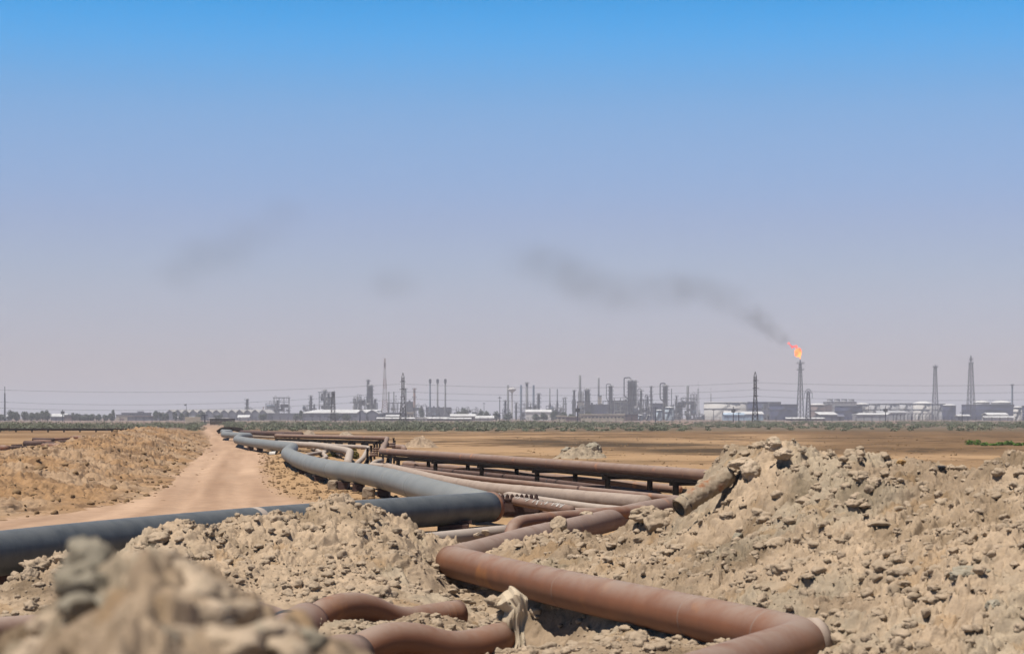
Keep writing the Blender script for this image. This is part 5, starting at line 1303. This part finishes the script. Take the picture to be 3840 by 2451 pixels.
shed(3212,3325,1549,1480,'pale shed with a white crescent roof left of the arcade','tank_grey','roof_white',yr=1555,dep=18,skew=4)
shed(2950,3090,1566,1400,'thin white roof strip under the burning flare','wall_brown','roof_white','x',yr=1570,dep=4,name='hut_row')
# arcade
D_=1500; x0=X_(3350,D_); x1=X_(3500,D_); t = empty('arcade', ((x0+x1)/2, D_, 0), 'long open arcade with dark arched legs before the domed tank', 'arcade')
mb = MB(); mb.box(x0,x1,D_,D_+6,Z_(1551,D_),Z_(1548,D_)); mb.build('roof', M['wall_grey'], t)
for k in range(12):
    x = x0+(x1-x0)*k/11; mb = MB(); mb.bar((x,D_+.3,0),(x,D_+.3,Z_(1554,D_)),.5); mb.bar((x,D_+.3,Z_(1554,D_)),(x+1.2,D_+.3,Z_(1551.2,D_)),.4); mb.build('leg', M['steel_dark'], t)
flare(3507,1365,1376,9,24,1850,'pale unlit flare tower beside the domed tank',((1376,18),),'steel_mid',2.2,.30)
flare(3641,1332,1362,12,32,1800,'dark unlit flare tower at the far right, taller than its neighbour',((1349,13),(1362,17)),'steel_dark',3.4,.30)
tank(3608,3800,1516,1860,'widest dark tank at the far right','tank_dark','flat')
tank(3650,3710,1507,2000,'domed white roof peeping over the widest dark tank, left','tank_white','dome'); tank(3718,3790,1508,2000,'domed white roof peeping over the widest dark tank, right','tank_white','dome')
stack(3796,1440,7,1900,'blue grey chimney at the far right','stack_blue',plat=1)
tank(3800,3834,1526,1550,'small white tank by the right edge','tank_white','dome')
tank(3832,3900,1520,1700,'dark tank cut by the right edge','tank_dark','flat')
shed(3706,3780,1548,1500,'white vaulted hangar before the widest dark tank','wall_white','roof_white',yr=1556,dep=20,name='hangar')
shed(3690,3800,1561,1470,'low white wall strip before the hangar','wall_white','roof_white','x',yr=1566,dep=4,name='hut_row')
shed(3592,3636,1555,1480,'tiny white roofed hut left of the widest dark tank','wall_grey','roof_white',yr=1560,dep=8,name='hut')
fl_t = flare(3001,1348,1363,8.5,27,1900,'burning flare tower, dark blue lattice with a flame above',((1363,27),(1387,25)),'steel_dark',4.0,.34)
# low boundary wall and concrete barrier by the end of the track
mb = MB()
for k in range(9): x = X_(694+k*6.5, 640); mb.box(x, x+.5, 640, 640.4, 0, 2.4)
x0 = X_(694,640); x1 = X_(752,640); mb.box(x0, x1, 640.1, 640.3, 0, 2.2); o = mb.build('barrier_wall', M['wall_beige'], base=(x0,640,0)); tag(o, 'pale concrete barrier wall left of the far end of the track', 'wall')
mb = MB(); x0 = X_(788,600); x1 = X_(880,600)
for k in range(28): x = x0+(x1-x0)*k/27; mb.box(x-.1,x+.1,600,600.2,0,1.9)
mb.box(x0,x1,599.9,599.98,.5,.7); mb.box(x0,x1,599.9,599.98,1.5,1.7); o = mb.build('gate_fence', M['black_steel'], base=(x0,600,0)); tag(o, 'dark paling fence right of the far end of the track', 'fence')
mb = MB(); D_ = 880
for k in range(150):
    x = X_(-300+k*30, D_); mb.box(x-.09,x+.09,D_,D_+.18,0,2.6)
for z in (.9,1.7,2.5): mb.box(X_(-300,D_),X_(4170,D_),D_-.06,D_-.02,z-.03,z+.03)
o = mb.build('perimeter_fence', M['steel_mid'], base=(0,D_,0)); tag(o, 'long thin wire fence running across in front of the whole refinery', 'fence')

# ------------------------------------------------------------------ pylons and wires
def pylon(px, yt, ybody, wb, wt, D, label, arms=(), m='black_steel', peak=True, th=.24):
    x = X_(px, D); k = D/FX; t = empty('pylon', (x, D, 0), label, 'pylon'); h = Z_(yt, D); zb_ = Z_(ybody, D); zw = Z_(1480, D) if peak else zb_*.8
    mb = MB(); lattice(mb, x, D, 0, zw, wb*k, wt*k, 7, th, th*.8); lattice(mb, x, D, zw, zb_, wt*k, wt*k*.95, 6, th, th*.9)
    if peak:
        for sx, sy in ((-1,-1),(1,-1),(1,1),(-1,1)): mb.bar((x+sx*wt*k/2, D+sy*wt*k/2, zb_), (x, D, h), th)
    mb.build('lattice', M[m], t)
    for (py, hw) in arms:
        z = Z_(py, D)+.6; mb = MB()
        for s_ in (-1,1): mb.bar((x+s_*hw*k, D-2.2, z), (x, D, z+.3), th*.9); mb.bar((x-s_*hw*k*.0, D+2.2*s_, z), (x, D, z+.3), th*.9)
        mb.build('cross_arm', M[m], t)
    return t
PD = 880
for px, lab in ((-560,'lattice pylon beyond the left edge carrying the wires'),(1511,'dark lattice pylon nearest the radio mast carrying the wires'),(2832,'dark lattice pylon left of the burning flare carrying the wires'),(4290,'lattice pylon beyond the right edge carrying the wires')):
    yo = 0 if px == 1511 else -4
    pylon(px, 1397+yo, 1416+yo, 26 if px == 1511 else 22, 9.5, PD, lab, ((1436+yo,10),(1465+yo,12),(1493+yo,9)))
M['wire'] = mat('wire', (.05,.05,.05), None, 1, .6)
xs = [-560,1511,2832,4290]
lev = [('top',[1432,1438,1433,1428],[34,17,14]),('middle',[1466,1467,1459,1455],[50,18,16]),('bottom',[1496,1494,1484,1480],[42,14,18])]
for nm, ys, sag in lev:
    for off, rl in ((-2.2,'nearer'),(2.2,'farther')):
        mb = MB()
        for i in range(3):
            pts = []
            for k in range(25):
                f_ = k/24; px = xs[i]+(xs[i+1]-xs[i])*f_; py = ys[i]+(ys[i+1]-ys[i])*f_ + sag[i]*4*f_*(1-f_)
                v_ = P(px, py + (1.5 if off > 0 else 0), PD); v_.y += off; pts.append(v_)
            mb.tube(pts, .026, 5)
        o = mb.build('power_line', M['wire'], base=(0, PD, 0)); tag(o, f'{rl} wire of the {nm} pair strung between the pylons', 'power line', 'wires between the pylons')
# two short portal pylons inside the plant
def headpylon(px, yt, wb, wh, D, label):
    x = X_(px, D); k = D/FX; t = empty('pylon', (x, D, 0), label, 'pylon'); h = Z_(yt, D); zh = h - wh*k*.45
    mb = MB(); lattice(mb, x, D, 0, zh, wb*k, wb*k*.45, 8, .26); mb.build('lattice', M['steel_dark'], t)
    mb = MB(); pts = [(x+math.cos(a)*wh*k*.36, D, zh+math.sin(a)*wh*k*.45) for a in np.linspace(0, math.pi, 9)]
    for a, b in zip(pts, pts[1:]): mb.bar(a, b, .25); mb.bar(a, (x, D, zh), .15)
    mb.bar((x-wh*k/2,D,zh),(x+wh*k/2,D,zh),.3)
    for s_ in (-1,1): mb.bar((x+s_*wh*k/2,D,zh),(x+s_*wh*k/2,D,zh-3.5),.22)
    mb.build('cross_arm', M['steel_dark'], t); return t
headpylon(3031,1458,20,30,1250,'short pylon with a rounded head right of the burning flare')
pylon(1249,1466,1468,17,10,1150,'short square headed pylon leaning over the long white shed',((1482,9),),peak=False,th=.26)

# ------------------------------------------------------------------ flame and smoke
fm_ = bpy.data.materials.new('flame'); fm_.use_nodes = True; nt = fm_.node_tree; nt.nodes.clear()
o_ = nt.nodes.new('ShaderNodeOutputMaterial'); e_ = nt.nodes.new('ShaderNodeEmission'); n_ = nt.nodes.new('ShaderNodeTexNoise'); n_.inputs['Scale'].default_value = .16; n_.inputs['Detail'].default_value = 4
g_ = nt.nodes.new('ShaderNodeNewGeometry'); r_ = nt.nodes.new('ShaderNodeValToRGB'); r_.color_ramp.elements[0].position = .35; r_.color_ramp.elements[0].color = (1.0,.10,.01,1); r_.color_ramp.elements[1].position = .62; r_.color_ramp.elements[1].color = (1.0,.33,.03,1)
nt.links.new(g_.outputs['Position'], n_.inputs['Vector']); nt.links.new(n_.outputs['Fac'], r_.inputs['Fac']); nt.links.new(r_.outputs[0], e_.inputs['Color']); e_.inputs['Strength'].default_value = 1.9; nt.links.new(e_.outputs[0], o_.inputs['Surface'])
fm2 = fm_.copy(); fm2.name = 'flame_red'; fm2.node_tree.nodes['Color Ramp'].color_ramp.elements[1].color = (1,.14,.07,1); fm2.node_tree.nodes['Color Ramp'].color_ramp.elements[0].color = (.55,.02,.03,1)
def blob(name, pts, m, parent):
    """pts: (px,py,radius px) swept into one ragged tongue"""
    D_ = 1900; k = D_/FX; path = [P(a, b, D_) for a, b, c in pts]; rs = [c*k for a, b, c in pts]
    pp = []; rr_ = []
    for i in range(len(path)-1):
        for q in range(6): pp.append(path[i].lerp(path[i+1], q/6)); rr_.append(rs[i]+(rs[i+1]-rs[i])*q/6)
    pp.append(path[-1]); rr_.append(rs[-1])
    v, f = sweep(pp, rr_, 20, True); v = [Vector(q) for q in v]; out = []
    a = np.array([tuple(q) for q in v]); d = fbm(a[:,0]*.35, a[:,2]*.35, 3, 71)*2.2
    for i, q in enumerate(v): out.append(q + (q - pp[min(i//20, len(pp)-1)]).normalized()*d[i])
    o = newobj(name, out, f, m, None, True); o.parent = parent; o.data.transform(Matrix.Translation(-Vector(parent.location))); return o
ft = empty('flame', (X_(3001,1900), 1900, Z_(1347,1900)), 'orange flame with a red torn off tongue above the flare tower', 'flame')
blob('flame_body', [(3001,1346,1.5),(2999,1338,5),(2994,1330,11),(2992,1321,13),(2994,1313,10),(2988,1307,3)], fm_, ft)
blob('flame_tongue', [(2980,1333,3),(2986,1330,5),(2992,1326,5)], fm_, ft)
blob('flame_red_tongue', [(2984,1306,4),(2985,1300,8),(2979,1298,7),(2971,1303,6),(2963,1295,3.5),(2955,1285,1)], fm2, ft)

def smoke_mat(name, dens, seed, scale, col=(.13,.13,.12)):
    m = bpy.data.materials.new(name); m.use_nodes = True; nt = m.node_tree; N = nt.nodes; N.clear(); L = nt.links
    o = N.new('ShaderNodeOutputMaterial'); v = N.new('ShaderNodeVolumePrincipled'); v.inputs['Color'].default_value = (*col, 1); L.new(v.outputs[0], o.inputs['Volume'])
    tc = N.new('ShaderNodeTexCoord'); ln = N.new('ShaderNodeVectorMath'); ln.operation = 'LENGTH'; L.new(tc.outputs['Object'], ln.inputs[0])
    geo = N.new('ShaderNodeNewGeometry'); n = N.new('ShaderNodeTexNoise'); n.noise_dimensions = '4D'; n.inputs['W'].default_value = seed; n.inputs['Scale'].default_value = scale; n.inputs['Detail'].default_value = 4
    L.new(geo.outputs['Position'], n.inputs['Vector'])
    mr = N.new('ShaderNodeMapRange'); mr.inputs['From Min'].default_value = .36; mr.inputs['From Max'].default_value = .66; L.new(n.outputs['Fac'], mr.inputs['Value'])
    fr_ = N.new('ShaderNodeMapRange'); fr_.interpolation_type = 'SMOOTHSTEP'; fr_.inputs['From Min'].default_value = 1.0; fr_.inputs['From Max'].default_value = .15; L.new(ln.outputs['Value'], fr_.inputs['Value'])
    a = N.new('ShaderNodeMath'); a.operation = 'MULTIPLY'; L.new(mr.outputs[0], a.inputs[0]); L.new(fr_.outputs[0], a.inputs[1])
    b = N.new('ShaderNodeMath'); b.operation = 'MULTIPLY'; L.new(a.outputs[0], b.inputs[0]); b.inputs[1].default_value = dens; L.new(b.outputs[0], v.inputs['Density'])
    return m
sm_d = smoke_mat('smoke_dense', .035, 1.0, .09); sm_m = smoke_mat('smoke_drift', .0088, 2.0, .045); sm_f = smoke_mat('smoke_faint', .013, 3.0, .03)
for mm in (sm_d, sm_m, sm_f): mm.cycles.volume_sampling = 'MULTIPLE_IMPORTANCE' if hasattr(mm, 'cycles') else None
se = empty('smoke_plume', P(2960,1290,1900), 'dark smoke plume trailing left from the flare flame', 'smoke')
ve, fe = ICO[2]
puffs = [(2945,1278,1895,34,26,sm_d),(2905,1248,1860,42,30,sm_d),(2860,1215,1800,52,30,sm_d),(2800,1165,1700,80,48,sm_m),(2700,1110,1560,110,60,sm_m),(2570,1085,1420,130,70,sm_m),(2430,1090,1300,130,70,sm_m),(2290,1110,1210,140,80,sm_m),
         (2180,1050,1150,150,75,sm_m),(2060,990,1080,150,75,sm_m),(1960,975,1020,95,75,sm_m)]
pf2 = []
for a, b in zip(puffs, puffs[1:]):
    for q in range(3): pf2.append(tuple(a[i]+(b[i]-a[i])*q/3 for i in range(5)) + (a[5],))
pf2.append(puffs[-1])
for (px, py, D_, wx, wz, m_) in pf2:
    o = newobj('smoke_puff', ve.tolist(), fe, m_, None, True); k = D_/FX
    o.parent = se; o.location = P(px, py, D_) - se.location; o.scale = (wx*k*1.35, max(wz, wx*.6)*k, wz*k*1.45)
sf = empty('smoke_haze', P(920,900,900), 'faint old smoke hanging high on the left of the sky', 'smoke')
for (px, py, D_, wx, wz) in [(1060,800,880,110,70),(960,880,880,150,80),(800,960,900,200,90),(720,1030,920,180,80),(1480,1060,950,130,80)]:
    o = newobj('smoke_puff', ve.tolist(), fe, sm_f, None, True); k = D_/FX
    o.parent = sf; o.location = P(px, py, D_) - sf.location; o.scale = (wx*k*1.2, wx*.7*k, wz*k*1.2)

# ------------------------------------------------------------------ haze
hz = bpy.data.materials.new('haze_air'); hz.use_nodes = True; nt = hz.node_tree; nt.nodes.clear()
o_ = nt.nodes.new('ShaderNodeOutputMaterial'); v_ = nt.nodes.new('ShaderNodeVolumePrincipled')
v_.inputs['Color'].default_value = (.93,.91,.97,1); v_.inputs['Density'].default_value = .00024
v_.inputs['Anisotropy'].default_value = 0.0
nt.links.new(v_.outputs[0], o_.inputs['Volume'])
mb = MB(); mb.box(-7500, 7500, -110, 13000, -4, 120)
hb = mb.build('haze', hz, base=(0, 100, 0)); tag(hb, 'pale dusty air over the plain', kind='stuff')
